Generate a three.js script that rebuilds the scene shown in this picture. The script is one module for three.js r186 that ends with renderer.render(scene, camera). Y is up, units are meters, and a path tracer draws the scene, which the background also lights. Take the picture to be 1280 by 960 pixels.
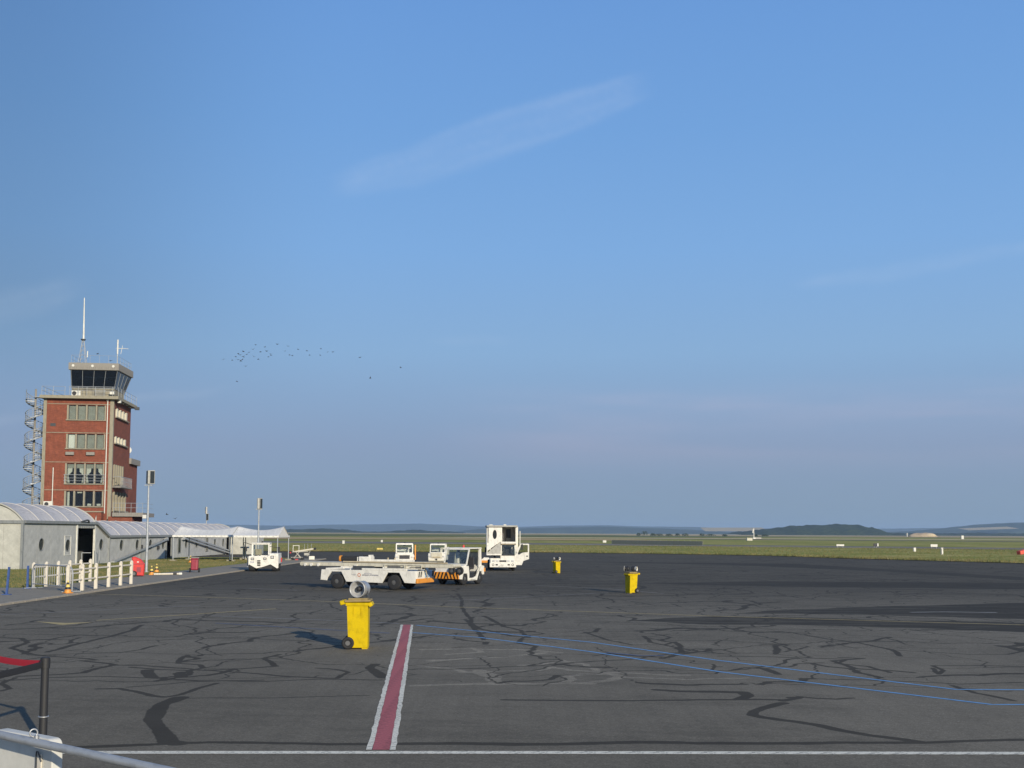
import * as THREE from 'three';
import { mergeGeometries } from 'three/addons/utils/BufferGeometryUtils.js';
import { RoundedBoxGeometry } from 'three/addons/geometries/RoundedBoxGeometry.js';

// ---------- camera, sky, sun, exposure ----------
const scene = new THREE.Scene();
const camera = new THREE.PerspectiveCamera(38.617, 4 / 3, 0.1, 30000);
camera.position.set(0, 2.74, 0);
camera.rotation.set(0.0698, 0, 0.005);
camera.setViewOffset(1280, 960, 0, -90, 1280, 960);   // lens shifted up, so uprights stay nearly upright
const renderer = new THREE.WebGLRenderer({ antialias: true });
renderer.toneMapping = THREE.LinearToneMapping;
renderer.toneMappingExposure = 1.0;
renderer.shadowMap.enabled = true;

const SUN = new THREE.Vector3(0.47, 0.32, 0.86).normalize();
const sun = new THREE.DirectionalLight(new THREE.Color().setRGB(1, 0.9, 0.72), 4.9);
sun.position.copy(SUN).multiplyScalar(300).add(new THREE.Vector3(0, 0, -70));
sun.target.position.set(0, 0, -70);
sun.castShadow = true;
sun.shadow.radius = 1.2;
sun.shadow.mapSize.set(4096, 4096);
Object.assign(sun.shadow.camera, { left: -120, right: 120, top: 120, bottom: -120, near: 1, far: 900 });
scene.add(sun, sun.target);

function rng(s) { return () => { s = (s + 0x6d2b79f5) | 0; let t = Math.imul(s ^ (s >>> 15), 1 | s); t = (t + Math.imul(t ^ (t >>> 7), 61 | t)) ^ t; return ((t ^ (t >>> 14)) >>> 0) / 4294967296; }; }
const R0 = rng(11);
const NS = 512, NOISE = new Float32Array(NS * NS);
{ // tileable fractal noise, 0..1
  const lat = [];
  for (let o = 0; o < 6; o++) { const n = 8 << o, a = new Float32Array(n * n); for (let i = 0; i < n * n; i++) a[i] = R0(); lat.push([n, a]); }
  const sm = (t) => t * t * (3 - 2 * t);
  for (let j = 0; j < NS; j++) for (let i = 0; i < NS; i++) {
    let v = 0, amp = 0.5, tot = 0;
    for (const [n, a] of lat) {
      const x = i / NS * n, y = j / NS * n, x0 = Math.floor(x), y0 = Math.floor(y), fx = sm(x - x0), fy = sm(y - y0), x1 = (x0 + 1) % n, y1 = (y0 + 1) % n;
      v += amp * ((a[y0 * n + x0] * (1 - fx) + a[y0 * n + x1] * fx) * (1 - fy) + (a[y1 * n + x0] * (1 - fx) + a[y1 * n + x1] * fx) * fy);
      tot += amp; amp *= 0.55;
    }
    NOISE[j * NS + i] = v / tot;
  }
}
function nz(x, y) { // bilinear, period 1
  x = (x - Math.floor(x)) * NS; y = (y - Math.floor(y)) * NS;
  const x0 = x | 0, y0 = y | 0, fx = x - x0, fy = y - y0, x1 = (x0 + 1) & 511, y1 = (y0 + 1) & 511, a = (y0 & 511) * NS, b = y1 * NS, c = x0 & 511;
  return (NOISE[a + c] * (1 - fx) + NOISE[a + x1] * fx) * (1 - fy) + (NOISE[b + c] * (1 - fx) + NOISE[b + x1] * fx) * fy;
}
const sst = (a, b, x) => { const t = Math.min(1, Math.max(0, (x - a) / (b - a))); return t * t * (3 - 2 * t); };
const lin = (c) => { c /= 255; return c <= 0.04045 ? c / 12.92 : Math.pow((c + 0.055) / 1.055, 2.4); };

{ // computed sky: clear evening air with thin cirrus streaks
  const W = 2048, H = 1024, data = new Float32Array(W * H * 4);
  const stops = [[-90, 110, 128, 146], [-1, 132, 154, 175], [1, 135, 157, 179], [4.4, 139, 160, 190], [9.3, 138, 175, 214], [14.5, 127, 172, 223], [20.5, 115, 163, 220], [27, 106, 154, 216], [42, 74, 118, 178], [90, 46, 80, 128]].map(([e, r, g, b]) => [e, lin(r), lin(g), lin(b)]);
  // streaks: [az0, el0, az1, el1, half width in degrees, strength, softness across]
  const streaks = [[-9.5, 17.6, 7.2, 22.7, 1.15, 0.075, 0.2], [-27.5, 9.7, -21.6, 12.0, 0.8, 0.06, 0.4], [14.5, 12.6, 27, 13.6, 0.42, 0.05, 0.25], [-20.5, 6.4, -14.5, 7.3, 0.22, 0.06, 0.16], [-27, 4.8, -23.2, 5.6, 0.22, 0.06, 0.16], [-4.5, 9.95, 0.5, 10.25, 0.25, 0.03, 0.2],
    [46, 15, 70, 21, 1.2, 0.12, 0.5], [-70, 14, -42, 18, 1.2, 0.12, 0.5], [95, 20, 130, 28, 1.5, 0.12, 0.6], [-150, 18, -110, 26, 1.5, 0.12, 0.6]];
  const sd = SUN;
  for (let j = 0; j < H; j++) {
    const el = ((j + 0.5) / H - 0.5) * 180, ce = Math.cos(el * Math.PI / 180), se = Math.sin(el * Math.PI / 180);
    let k = 0; while (k < stops.length - 2 && stops[k + 1][0] < el) k++;
    const t = Math.min(1, Math.max(0, (el - stops[k][0]) / (stops[k + 1][0] - stops[k][0]))), A = stops[k], B = stops[k + 1];
    for (let i = 0; i < W; i++) {
      const ph = ((i + 0.5) / W - 0.5) * 2 * Math.PI, dx = Math.cos(ph) * ce, dz = Math.sin(ph) * ce;
      let r = A[1] + (B[1] - A[1]) * t, g = A[2] + (B[2] - A[2]) * t, b = A[3] + (B[3] - A[3]) * t;
      const az = Math.atan2(dx, -dz) * 180 / Math.PI;
      const cs = Math.max(0, dx * sd.x + se * sd.y + dz * sd.z), glow = 0.35 * Math.pow(cs, 6) + 0.06 * Math.pow(cs, 2);   // scattering round the sun
      r += glow * 0.55; g += glow * 0.5; b += glow * 0.4;
      const dim = 1 - 0.28 * sst(8, 28, -az) * (1 - sst(60, 120, -az)) * sst(3, 12, el); r *= dim; g *= dim; b *= dim;
      if (el > -2 && el < 40) {
        let c = 0;
        for (const [a0, e0, a1, e1, hw, st, so] of streaks) {
          const ux = a1 - a0, uy = e1 - e0, L = Math.hypot(ux, uy), px = az - a0, py = el - e0, s = (px * ux + py * uy) / L, d = (py * ux - px * uy) / L;
          if (s < -2 || s > L + 2 || Math.abs(d) > hw + 2) continue;
          const n = 0.25 + 0.9 * nz(s * 0.012 + a0, d * 0.2) + 0.7 * sst(0.4, 0.7, nz(s * 0.05 + a0, d * 0.6)), w = hw * (0.55 + 0.45 * Math.sin(Math.PI * Math.min(1, Math.max(0, s / L))));
          c += st * n * (1 - sst(w - so, w + so * 0.6, Math.abs(d + (nz(s * 0.03, a0) - 0.5) * 0.5))) * sst(-0.6, 1.6, s) * (1 - sst(L - 1.6, L + 0.6, s));
        }
        // low, dusky pink haze streaks over the far ridge
        const band = sst(2.6, 6.2, el) * (1 - sst(6.5, 8.1 - 0.03 * Math.max(0, az - 15), el)) * sst(-6, 4, az) * (1 - sst(60, 90, az));
        const hn = (0.25 + sst(0.4, 0.66, nz(az * 0.006, el * 0.09 + 0.2))) * (0.6 + 0.8 * nz(az * 0.03, el * 0.4)) * band;
        const f = Math.min(0.5, c);
        r += (0.78 - r) * f * 0.9; g += (0.84 - g) * f * 0.9; b += (0.92 - b) * f * 0.9;
        r += hn * 0.068; g += hn * 0.03; b += hn * 0.015;
      }
      const o = (j * W + i) * 4; data[o] = r; data[o + 1] = g; data[o + 2] = b; data[o + 3] = 1;
    }
  }
  const tx = new THREE.DataTexture(data, W, H, THREE.RGBAFormat, THREE.FloatType);
  tx.mapping = THREE.EquirectangularReflectionMapping; tx.magFilter = THREE.LinearFilter; tx.minFilter = THREE.LinearFilter; tx.wrapS = THREE.RepeatWrapping; tx.needsUpdate = true;
  scene.background = tx; scene.environment = tx;
}
scene.fog = new THREE.FogExp2(new THREE.Color().setRGB(0.52, 0.72, 1), 0.000108);

// ---------- helpers ----------
const V = (x, y, z) => new THREE.Vector3(x, y, z);
const place = (g, x = 0, y = 0, z = 0, rx = 0, ry = 0, rz = 0) => g.applyMatrix4(new THREE.Matrix4().compose(V(x, y, z), new THREE.Quaternion().setFromEuler(new THREE.Euler(rx, ry, rz)), V(1, 1, 1)));
const box = (w, h, d, x, y, z, rx, ry, rz) => place(new THREE.BoxGeometry(w, h, d), x, y, z, rx, ry, rz);
const rbox = (w, h, d, r, x, y, z, rx, ry, rz) => place(new RoundedBoxGeometry(w, h, d, 2, r), x, y, z, rx, ry, rz);
const cyl = (r1, r2, h, n, x, y, z, rx, ry, rz) => place(new THREE.CylinderGeometry(r1, r2, h, n), x, y, z, rx, ry, rz);
const ball = (r, x, y, z, sx = 1, sy = 1, sz = 1) => new THREE.SphereGeometry(r, 10, 8).scale(sx, sy, sz).translate(x, y, z);
function rod(a, b, r, n = 7) {
  const p = V(...a), q = V(...b), d = q.clone().sub(p), g = new THREE.CylinderGeometry(r, r, d.length(), n);
  g.applyQuaternion(new THREE.Quaternion().setFromUnitVectors(V(0, 1, 0), d.normalize()));
  return g.translate((p.x + q.x) / 2, (p.y + q.y) / 2, (p.z + q.z) / 2);
}
const tube = (pts, r, n = 24, rs = 7) => new THREE.TubeGeometry(new THREE.CatmullRomCurve3(pts.map((p) => V(...p))), n, r, rs);
function poly(pts, holes = []) { const s = new THREE.Shape(pts.map(([x, y]) => new THREE.Vector2(x, y))); for (const h of holes) s.holes.push(h.isPath || h.curves ? h : new THREE.Path(h.map(([x, y]) => new THREE.Vector2(x, y)))); return s; }
function prism(pts, depth, holes = [], bevel = 0) { // outline in xy, centred on z
  const g = new THREE.ExtrudeGeometry(poly(pts, holes), { depth: depth - 2 * bevel, bevelEnabled: bevel > 0, bevelSize: bevel, bevelThickness: bevel, bevelSegments: 1, curveSegments: 20 });
  return g.translate(0, 0, -depth / 2 + bevel);
}
const rect = (x0, y0, x1, y1) => [[x0, y0], [x1, y0], [x1, y1], [x0, y1]];
const circ = (x, y, r, ry = r) => { const p = new THREE.Path(); p.absellipse(x, y, r, ry, 0, Math.PI * 2, true); return p; };
function frame(x0, y0, x1, y1, w, depth) { return prism(rect(x0, y0, x1, y1), depth, [rect(x0 + w, y0 + w, x1 - w, y1 - w).reverse()]); }
// closed curved sheet from f(u, v) -> [x, y, z], thickness t downwards
function slab(f, nu, nv, t) {
  const pos = [], idx = [], row = nv + 1, top = (nu + 1) * row;
  for (const off of [0, -t]) for (let i = 0; i <= nu; i++) for (let j = 0; j <= nv; j++) { const p = f(i / nu, j / nv); pos.push(p[0], p[1] + off, p[2]); }
  const q = (a, b, c, d) => idx.push(a, b, c, a, c, d);
  for (let i = 0; i < nu; i++) for (let j = 0; j < nv; j++) { const a = i * row + j; q(a, a + 1, a + row + 1, a + row); q(top + a, top + a + row, top + a + row + 1, top + a + 1); }
  for (let i = 0; i < nu; i++) { const a = i * row, b = a + nv; q(a, a + row, top + a + row, top + a); q(b, top + b, top + b + row, b + row); }
  for (let j = 0; j < nv; j++) { const a = j, b = nu * row + j; q(a, top + a, top + a + 1, a + 1); q(b, b + 1, top + b + 1, top + b); }
  const g = new THREE.BufferGeometry(); g.setAttribute('position', new THREE.Float32BufferAttribute(pos, 3)); g.setIndex(idx); g.computeVertexNormals(); return g;
}
function merged(geos) {
  const list = (Array.isArray(geos) ? geos.flat(3) : [geos]).map((g) => { const n = g.index ? g.toNonIndexed() : g.clone(); for (const k of Object.keys(n.attributes)) if (k !== 'position' && k !== 'normal') n.deleteAttribute(k); if (!n.attributes.normal) n.computeVertexNormals(); n.morphAttributes = {}; return n; });
  const g = list.length > 1 ? mergeGeometries(list) : list[0];
  const p = g.attributes.position, n = g.attributes.normal, uv = new Float32Array(p.count * 2);
  for (let i = 0; i < p.count; i++) {   // uv in metres
    const ax = Math.abs(n.getX(i)), ay = Math.abs(n.getY(i)), az = Math.abs(n.getZ(i));
    if (ay >= ax && ay >= az) { uv[2 * i] = p.getX(i); uv[2 * i + 1] = p.getZ(i); } else if (ax > az) { uv[2 * i] = p.getZ(i); uv[2 * i + 1] = p.getY(i); } else { uv[2 * i] = p.getX(i); uv[2 * i + 1] = p.getY(i); }
  }
  g.setAttribute('uv', new THREE.BufferAttribute(uv, 2)); return g;
}
const taken = new Map();
function numbered(n) { const k = taken.get(n) ?? 0; taken.set(n, k + 1); return k ? `${n}_${String(k).padStart(3, '0')}` : n; }
function part(name, geos, mat, parent, label) { const m = new THREE.Mesh(merged(geos), mat); m.name = name; if (label) m.userData.label = label; parent.add(m); return m; }
function thing(name, label, category, pos = [0, 0, 0], turn = 0, group) {
  const o = new THREE.Group(); o.name = numbered(name); o.position.set(...pos); o.rotation.y = turn; o.userData = { label, category }; if (group) o.userData.group = group; scene.add(o); return o;
}
function solo(name, geos, mat, label, category, pos = [0, 0, 0], turn = 0, group) {
  const m = new THREE.Mesh(merged(geos), mat); m.name = numbered(name); m.position.set(...pos); m.rotation.y = turn; m.userData = { label, category }; if (group) m.userData.group = group; scene.add(m); return m;
}
function struct(name, geos, mat) { const m = new THREE.Mesh(merged(geos), mat); m.name = numbered(name); m.userData.kind = 'structure'; scene.add(m); return m; }

// ---------- materials ----------
function greyTex(size, metres, f, aniso = 1) { // greyscale multiplier, f(u, v) with period 1
  const d = new Uint8Array(size * size * 4);
  for (let j = 0; j < size; j++) for (let i = 0; i < size; i++) { const v = Math.max(0, Math.min(1, f(i / size, j / size))) * 255, o = (j * size + i) * 4; d[o] = d[o + 1] = d[o + 2] = v; d[o + 3] = 255; }
  const t = new THREE.DataTexture(d, size, size); t.wrapS = t.wrapT = THREE.RepeatWrapping; t.magFilter = THREE.LinearFilter; t.minFilter = THREE.LinearMipmapLinearFilter; t.generateMipmaps = true; t.colorSpace = THREE.SRGBColorSpace; t.repeat.set(1 / metres, aniso / metres); t.needsUpdate = true; return t;
}
const T_patch = greyTex(256, 3, (u, v) => 0.8 + 0.2 * nz(u, v) + 0.1 * (nz(u * 4, v * 4) - 0.5));
const T_dirt = greyTex(256, 2.2, (u, v) => { const n = nz(u * 3, v), m = nz(u * 2 + 0.3, v * 2); return 0.99 - 0.1 * sst(0.45, 0.8, n) - 0.06 * sst(0.5, 0.75, m) - 0.05 * nz(u * 6, v * 6); });
const T_streak = greyTex(256, 4, (u, v) => 0.95 - 0.12 * sst(0.45, 0.75, nz(u * 6, v)) + 0.06 * nz(u * 4, v * 4));
const T_grain = greyTex(256, 0.8, (u, v) => 0.8 + 0.2 * nz(u * 5, v * 5));
const T_brick = greyTex(512, 4.8, (u, v) => { const row = Math.floor(v * 64), s = u * 20 + (row % 2) * 0.5, fx = s - Math.floor(s), fy = v * 64 - row; const h = Math.sin((Math.floor(s) % 20) * 12.9 + row * 78.2) * 43758.5; const tone = 0.84 + 0.16 * (h - Math.floor(h)); return (fx < 0.05 || fy < 0.16 ? 0.9 : tone) * (0.72 + 0.25 * nz(u, v) + 0.2 * nz(u * 7, v)); });
const std = (r, g, b, rough = 0.8, map = null, more = {}) => new THREE.MeshStandardMaterial({ color: new THREE.Color().setRGB(r, g, b), roughness: rough, map, ...more });
const M = {
  brick: std(0.27, 0.078, 0.044, 0.9, T_brick), 
  concrete: std(0.3, 0.27, 0.2, 0.9, T_streak), concreteGrey: std(0.27, 0.25, 0.22, 0.9, T_streak), paving: std(0.3, 0.265, 0.205, 0.95, T_patch), kerb: std(0.33, 0.29, 0.23, 0.9, T_dirt),
  panelGrey: std(0.52, 0.515, 0.49, 0.6, T_patch), panelCream: std(0.54, 0.53, 0.47, 0.6, T_patch), trimGrey: std(0.24, 0.25, 0.25, 0.5, T_dirt), membrane: std(0.5, 0.48, 0.47, 0.55, T_streak), tent: std(0.8, 0.77, 0.7, 0.6, T_streak),
  white: std(0.8, 0.77, 0.69, 0.45, T_dirt), whiteClean: std(0.8, 0.78, 0.7, 0.5, T_patch), cream: std(0.62, 0.58, 0.46, 0.5, T_dirt), postWhite: std(0.7, 0.64, 0.53, 0.75, T_dirt), bandGrey: std(0.42, 0.41, 0.37, 0.5, T_dirt),
  black: std(0.02, 0.02, 0.022, 0.6), rubber: std(0.025, 0.025, 0.027, 0.85, T_grain), rim: std(0.12, 0.12, 0.12, 0.5, T_dirt), darkMetal: std(0.06, 0.065, 0.07, 0.5, T_dirt), grille: std(0.03, 0.03, 0.035, 0.6),
  steel: std(0.45, 0.46, 0.47, 0.45, T_dirt, { metalness: 0.6 }), galv: std(0.42, 0.44, 0.46, 0.5, T_dirt, { metalness: 0.3 }), chrome: std(0.5, 0.5, 0.5, 0.4, T_dirt, { metalness: 0.35 }),
  yellow: new THREE.MeshPhysicalMaterial({ color: new THREE.Color().setRGB(0.62, 0.44, 0.001), roughness: 0.6, specularIntensity: 0.35, map: T_dirt }), yellowPale: std(0.8, 0.6, 0.15, 0.6, T_dirt), lidTan: std(0.33, 0.24, 0.1, 0.8, T_dirt), orange: std(0.75, 0.3, 0.04, 0.5, T_dirt), red: std(0.62, 0.035, 0.03, 0.4, T_dirt), redDark: std(0.3, 0.03, 0.05, 0.45, T_dirt), redBelt: std(0.5, 0.015, 0.03, 0.7),
  blue: std(0.05, 0.1, 0.28, 0.5, T_dirt), blueLight: std(0.3, 0.45, 0.65, 0.5, T_dirt), seat: std(0.03, 0.03, 0.035, 0.8), blind: std(0.4, 0.4, 0.35, 0.85, T_patch), blindWhite: std(0.8, 0.8, 0.76, 0.8), curtain: std(0.6, 0.6, 0.55, 0.9), tan: std(0.5, 0.42, 0.28, 0.8, T_dirt), navy: std(0.03, 0.04, 0.12, 0.6),
  glass: new THREE.MeshPhysicalMaterial({ color: new THREE.Color().setRGB(0.86, 0.88, 0.86), roughness: 0.03, transmission: 1, thickness: 0, ior: 1.5 }),
  tint: new THREE.MeshPhysicalMaterial({ color: new THREE.Color().setRGB(0.05, 0.06, 0.06), roughness: 0.04, transmission: 1, thickness: 0, ior: 1.5 }),
  fenceGreen: std(0.3, 0.29, 0.2, 0.8, T_dirt), darkGlass: std(0.02, 0.025, 0.027, 0.12), lampGlass: std(0.5, 0.5, 0.5, 0.15),
};

// ---------- ground ----------
function colTex(size, metres, f, sizeV = size) {
  const d = new Uint8Array(size * sizeV * 4);
  const enc = (c) => { c = Math.max(0, Math.min(1, c)); return 255 * (c <= 0.0031308 ? 12.92 * c : 1.055 * Math.pow(c, 1 / 2.4) - 0.055); };
  for (let j = 0; j < sizeV; j++) for (let i = 0; i < size; i++) { const c = f(i / size, j / sizeV, i, j), o = (j * size + i) * 4; d[o] = enc(c[0]); d[o + 1] = enc(c[1]); d[o + 2] = enc(c[2]); d[o + 3] = 255; }
  const t = new THREE.DataTexture(d, size, sizeV); t.magFilter = THREE.LinearFilter; t.minFilter = THREE.LinearMipmapLinearFilter; t.generateMipmaps = true; t.colorSpace = THREE.SRGBColorSpace;
  if (metres) { t.wrapS = t.wrapT = THREE.RepeatWrapping; t.repeat.set(1 / metres, 1 / metres); }
  t.needsUpdate = true; return t;
}
const mix3 = (a, b, t) => [a[0] + (b[0] - a[0]) * t, a[1] + (b[1] - a[1]) * t, a[2] + (b[2] - a[2]) * t];
const fieldMat = (a, b, metres, seed) => new THREE.MeshPhysicalMaterial({ color: 0xffffff, roughness: 1, specularIntensity: 0.1, map: colTex(512, metres, (u, v) => { const n = nz(u + seed, v + seed * 0.7), m = nz(u * 5, v * 5 + seed), k = 0.75 + 0.5 * nz(u * 9 + seed, v * 9); const c = mix3(a, b, sst(0.4, 0.65, 0.6 * n + 0.4 * m)); return [c[0] * k, c[1] * k, c[2] * k]; }) });
const G_grass = fieldMat([0.22, 0.235, 0.055], [0.39, 0.34, 0.12], 55, 0.1), G_lawn = fieldMat([0.16, 0.19, 0.055], [0.25, 0.25, 0.085], 18, 0.3);
const G_stubble = fieldMat([0.44, 0.34, 0.18], [0.52, 0.41, 0.23], 120, 0.5), G_brown = fieldMat([0.46, 0.33, 0.17], [0.4, 0.34, 0.16], 90, 0.6), G_crop = fieldMat([0.13, 0.155, 0.06], [0.2, 0.2, 0.085], 90, 0.7), G_hay = fieldMat([0.66, 0.54, 0.34], [0.6, 0.5, 0.3], 90, 0.8);
function sheet(pts, y) { // polygon of [x, z] at height y
  const g = new THREE.ShapeGeometry(poly(pts.map(([x, z]) => [x, -z]))); g.rotateX(-Math.PI / 2); return g.translate(0, y, 0);
}
struct('grass_field', new THREE.PlaneGeometry(26000, 26000).rotateX(-Math.PI / 2).translate(0, -0.05, -6000), G_grass);
const strip = (z0, z1, k, y) => sheet([[-1900, z0 - 0.0 * k], [1900, z0 + k], [1900, z1 + k], [-1900, z1]].map(([x, z]) => [x, z]), y);
struct('stubble_field', strip(-1500, -4200, 0, 0.15), G_stubble);
struct('crop_field', sheet([[-1500, -760], [-60, -720], [130, -780], [330, -1150], [300, -1300], [-1500, -1250]], 0.1), G_crop);
struct('hay_field', sheet([[-60, -560], [300, -590], [320, -660], [-20, -640]], 0.06), G_hay);
struct('fallow_field', sheet([[-420, -395], [60, -400], [55, -520], [-420, -560]], 0.05), G_brown);
struct('hay_field', sheet([[120, -1250], [560, -1000], [640, -1350], [160, -1500]], 0.12), G_stubble);
const G_taxi = new THREE.MeshPhysicalMaterial({ color: new THREE.Color().setRGB(0.25, 0.225, 0.18), roughness: 1, specularIntensity: 0.2, map: T_patch }), G_taxiPale = new THREE.MeshPhysicalMaterial({ color: new THREE.Color().setRGB(0.46, 0.42, 0.33), roughness: 1, specularIntensity: 0.2, map: T_patch });
struct('taxiway', sheet([[-160, -345], [0, -298], [120, -232], [230, -170], [230, -150], [120, -206], [0, -269], [-160, -300]], 0.02), G_taxi);
struct('taxiway_shoulder', sheet([[-160, -299.9], [0, -268.9], [120, -205.9], [230, -149.9], [230, -146], [120, -199], [0, -258], [-160, -288]], 0.02), G_taxiPale);
struct('runway', sheet([[60, -600], [420, -330], [700, -180], [700, -140], [400, -300], [60, -560]], 0.024), G_taxi);

const SEALED = [
  [0.17, -5.81,-14,-5.46,-14.12,-4.37,-14.38,-3.93,-14.47,-2.26,-14.41,-0.81,-14.5,-0.19,-14.46,0.54,-14.45,1.7,-14.62,2.96,-14.6,4.34,-14.66,5.4,-14.69,6.21,-14.85,6.99,-14.93],
  [0.2, 5.41,-14.72,5.26,-14.88,4.89,-15.22,4.62,-15.61,4.4,-16.02,4.08,-16.35,3.79,-16.62,3.68,-16.83,3.8,-17.21,4.08,-17.61,4.44,-18.03],
  [0.27, -5.45,-18.3,-5.5,-17.62,-5.37,-16.85,-5.25,-16.21,-4.89,-15.5,-4.63,-14.9,-4.44,-14.46,-4.29,-14.36],
  [0.13, -7.17,-19.26,-6.81,-19.32,-6.42,-19,-5.98,-18.51,-5.69,-18.34],
  [0.12, -5.69,-18.34,-5.52,-18.66,-5.47,-19.42,-5.3,-20.04],
  [0.07, -6.72,-19.48,-6.26,-19.8,-5.82,-20.23,-4.56,-20.5],
  [0.06, -5.44,-18.26,-4.07,-18.3,-2.4,-18.67],
  [0.1, -9.31,-20.21,-8.63,-20.68,-7.66,-20.89,-6.53,-20.65,-5.7,-20.35,-4.53,-20.33,-3.55,-20.65,-2.38,-20.58],
  [0.14, -9.22,-20.83,-8.65,-21.08,-8.24,-21.4,-8.27,-22.02,-8.09,-22.69,-8.35,-22.95,-9.08,-23.35],
  [0.14, -10.45,-24.99,-10.49,-26.21,-10.46,-27.36,-10.4,-28.83,-10.45,-30.47,-10.77,-32.29],
  [0.13, -13.05,-28.25,-12.4,-28.08,-11.83,-27.09,-11.63,-25.79,-10.6,-24.49,-9.88,-24.06,-9.28,-23.85,-8.8,-23.5],
  [0.1, -10.36,-24.35,-9.61,-24.7,-8.79,-24.9,-8.58,-25.59,-8.5,-26.49],
  [0.26, -6.69,-20.75,-6.97,-21.33,-7.16,-21.81],
  [0.28, -6.19,-20.89,-6.39,-21.35,-6.37,-21.59],
  [0.12, -7.63,-22.3,-6.95,-21.94,-6.29,-21.84,-6.16,-22.23,-6.39,-22.76,-6.92,-23.01,-7.13,-24.02,-7.14,-24.49],
  [0.1, -8.17,-22.68,-7.48,-22.58,-5.97,-21.86,-4.92,-21.41,-4.21,-20.96,-3.28,-20.77,-3.18,-21.72,-3.49,-22.08,-3.93,-22.32],
  [0.2, -2.39,-20.92,-2.63,-21.62,-2.87,-22.5,-2.81,-23.04],
  [0.12, -5.97,-21.86,-5.41,-22.13,-4.78,-22.55,-5.08,-23.37,-5.34,-23.95,-5.16,-24.74],
  [0.08, -10.74,-23.27,-10.3,-23.44,-10.16,-23.89],
  [0.1, -8.71,-18.92,-8.68,-19.21,-9.12,-19.8,-9.22,-20.66],
  [0.12, -0.11,-18.22,0.68,-18.2,1.86,-18.24,2.79,-18.31,3.86,-18.39,4.14,-18.44,4.59,-18.37],
  [0.2, 3.81,-18.43,4.03,-18.8,4.01,-19.22,3.64,-19.3,2.95,-19.32,2.55,-19.5],
  [0.1, 4.59,-18.37,4.88,-18.74,5.1,-18.56,5.42,-18.49,5.73,-18.63],
  [0.15, 4.47,-18.28,4.86,-18.64,4.65,-18.64],
  [0.1, 6.24,-33.02,6.39,-31.41,6.8,-30.69,7.71,-31.23],
  [0.12, 7.76,-30.99,8.25,-29.15,8.77,-28.12,8.99,-26.96,9.09,-26.42,8.8,-25.04],
  [0.14, 6.01,-25.24,6.33,-26.29,6.48,-27.22,6.87,-27.43,6.21,-27.59],
  [0.1, 4.69,-24.86,5.74,-24.75,6.74,-24.48,7.41,-24.35,6.92,-23.59,7.43,-23.05,7.57,-22.02],
  [0.12, 7.33,-24.66,7.82,-24.53,6.97,-24.03,7.05,-22.64,7.62,-22.4,8.05,-22.04],
  [0.1, 8.68,-22.83,8.44,-21.8,8.77,-22.44,8.84,-23.25,9.95,-23.3,10.74,-23.19],
  [0.1, 5.1,-22.69,5.18,-21.68],
  [0.16, 5.05,-22.82,5.2,-22.43,5.23,-21.68],
  [0.12, 8.04,-20.21,8.09,-19.31,8.27,-18.76,8.38,-18.41],
  [0.08, 5.5,-21.1,6.66,-20.92,7.5,-20.72,8.27,-20.43,9.57,-20.69],
  [0.08, 9,-26.41,9.76,-25.92,10.5,-25.45,11.44,-25.49,12.14,-26.2],
  [0.12, -2.41,-49.46,-1.99,-44.82,-1.84,-40.96,-1.5,-36.99,-1.23,-34.65,-1.22,-33.14,-0.92,-30.51,-0.69,-28.26],
  [0.14, -1.4,-34.64,-1.17,-33.15,-0.89,-31.52,0.02,-29.38,0.44,-28.96,0.25,-31.07,-0.21,-32.36,-0.6,-34.69,-0.89,-36.33],
  [0.1, -1.08,-43.86,-0.81,-46.57,-1.23,-43.34,-1.56,-43.82],
  [0.09, 2.02,-30.67,2.27,-29.5,2.49,-28.42,2.98,-27.24,3.77,-27.28,4.19,-28.09],
  [0.1, 3.55,-29.57,3.55,-27.86,3.91,-26.9,4.32,-25.84,4.88,-25.36],
  [0.06, 3.66,-25.14,4.41,-26.38,4.95,-26.22,5.19,-25.54],
  [0.08, 1.81,-24.73,2.21,-25.24,2.71,-24.77,3.38,-24.49],
  [0.08, 2.03,-34.54,3.01,-34.29,3.93,-33.75,5.12,-33.52,6.28,-33.89],
  [0.1, 0.75,-49.75,1.06,-47.3,1.79,-48.57],
  [0.1, 4.85,-44.33,5.5,-41.96,6.36,-41.57,6.26,-42.95],
  [0.1, -11.05,-28.36,-11.01,-27.73,-10.73,-26.95,-10.62,-27.15],
];
const PALE = [
  [0.16, -1.7,-19.86,-0.56,-20.11,0.61,-20.25,1.48,-20.18],
  [0.25, -0.62,-22.07,-0.41,-21.11,-0.24,-20.12],
  [0.2, 0.98,-20.38,1.13,-21.28,1.42,-21.53,1.9,-21.67,2.09,-21.2,1.89,-20.74,1.41,-20.28,1.11,-20.17],
  [0.12, -0.92,-21.81,0.5,-22.11,0.84,-22.65,1.14,-22.14,1.76,-21.91,3.43,-21.49],
  [0.14, 0.19,-22.89,0.55,-23.05,1.05,-23.78,1.53,-23.23,1.7,-22.16],
  [0.2, -1.69,-23.66,-0.68,-24.31,0.2,-24.66,0.75,-25.34],
  [0.16, -2.04,-25.89,-1.11,-26.11,0.21,-26,1.12,-25.35],
  [0.12, -1.42,-24.91,-0.71,-25.44,-0.93,-26.3],
  [0.1, -1.95,-22.8,-1.11,-22.31,-0.84,-21.81],
  [0.08, 2.01,-21.2,3.34,-20.9,4.45,-21.18],
];
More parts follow.
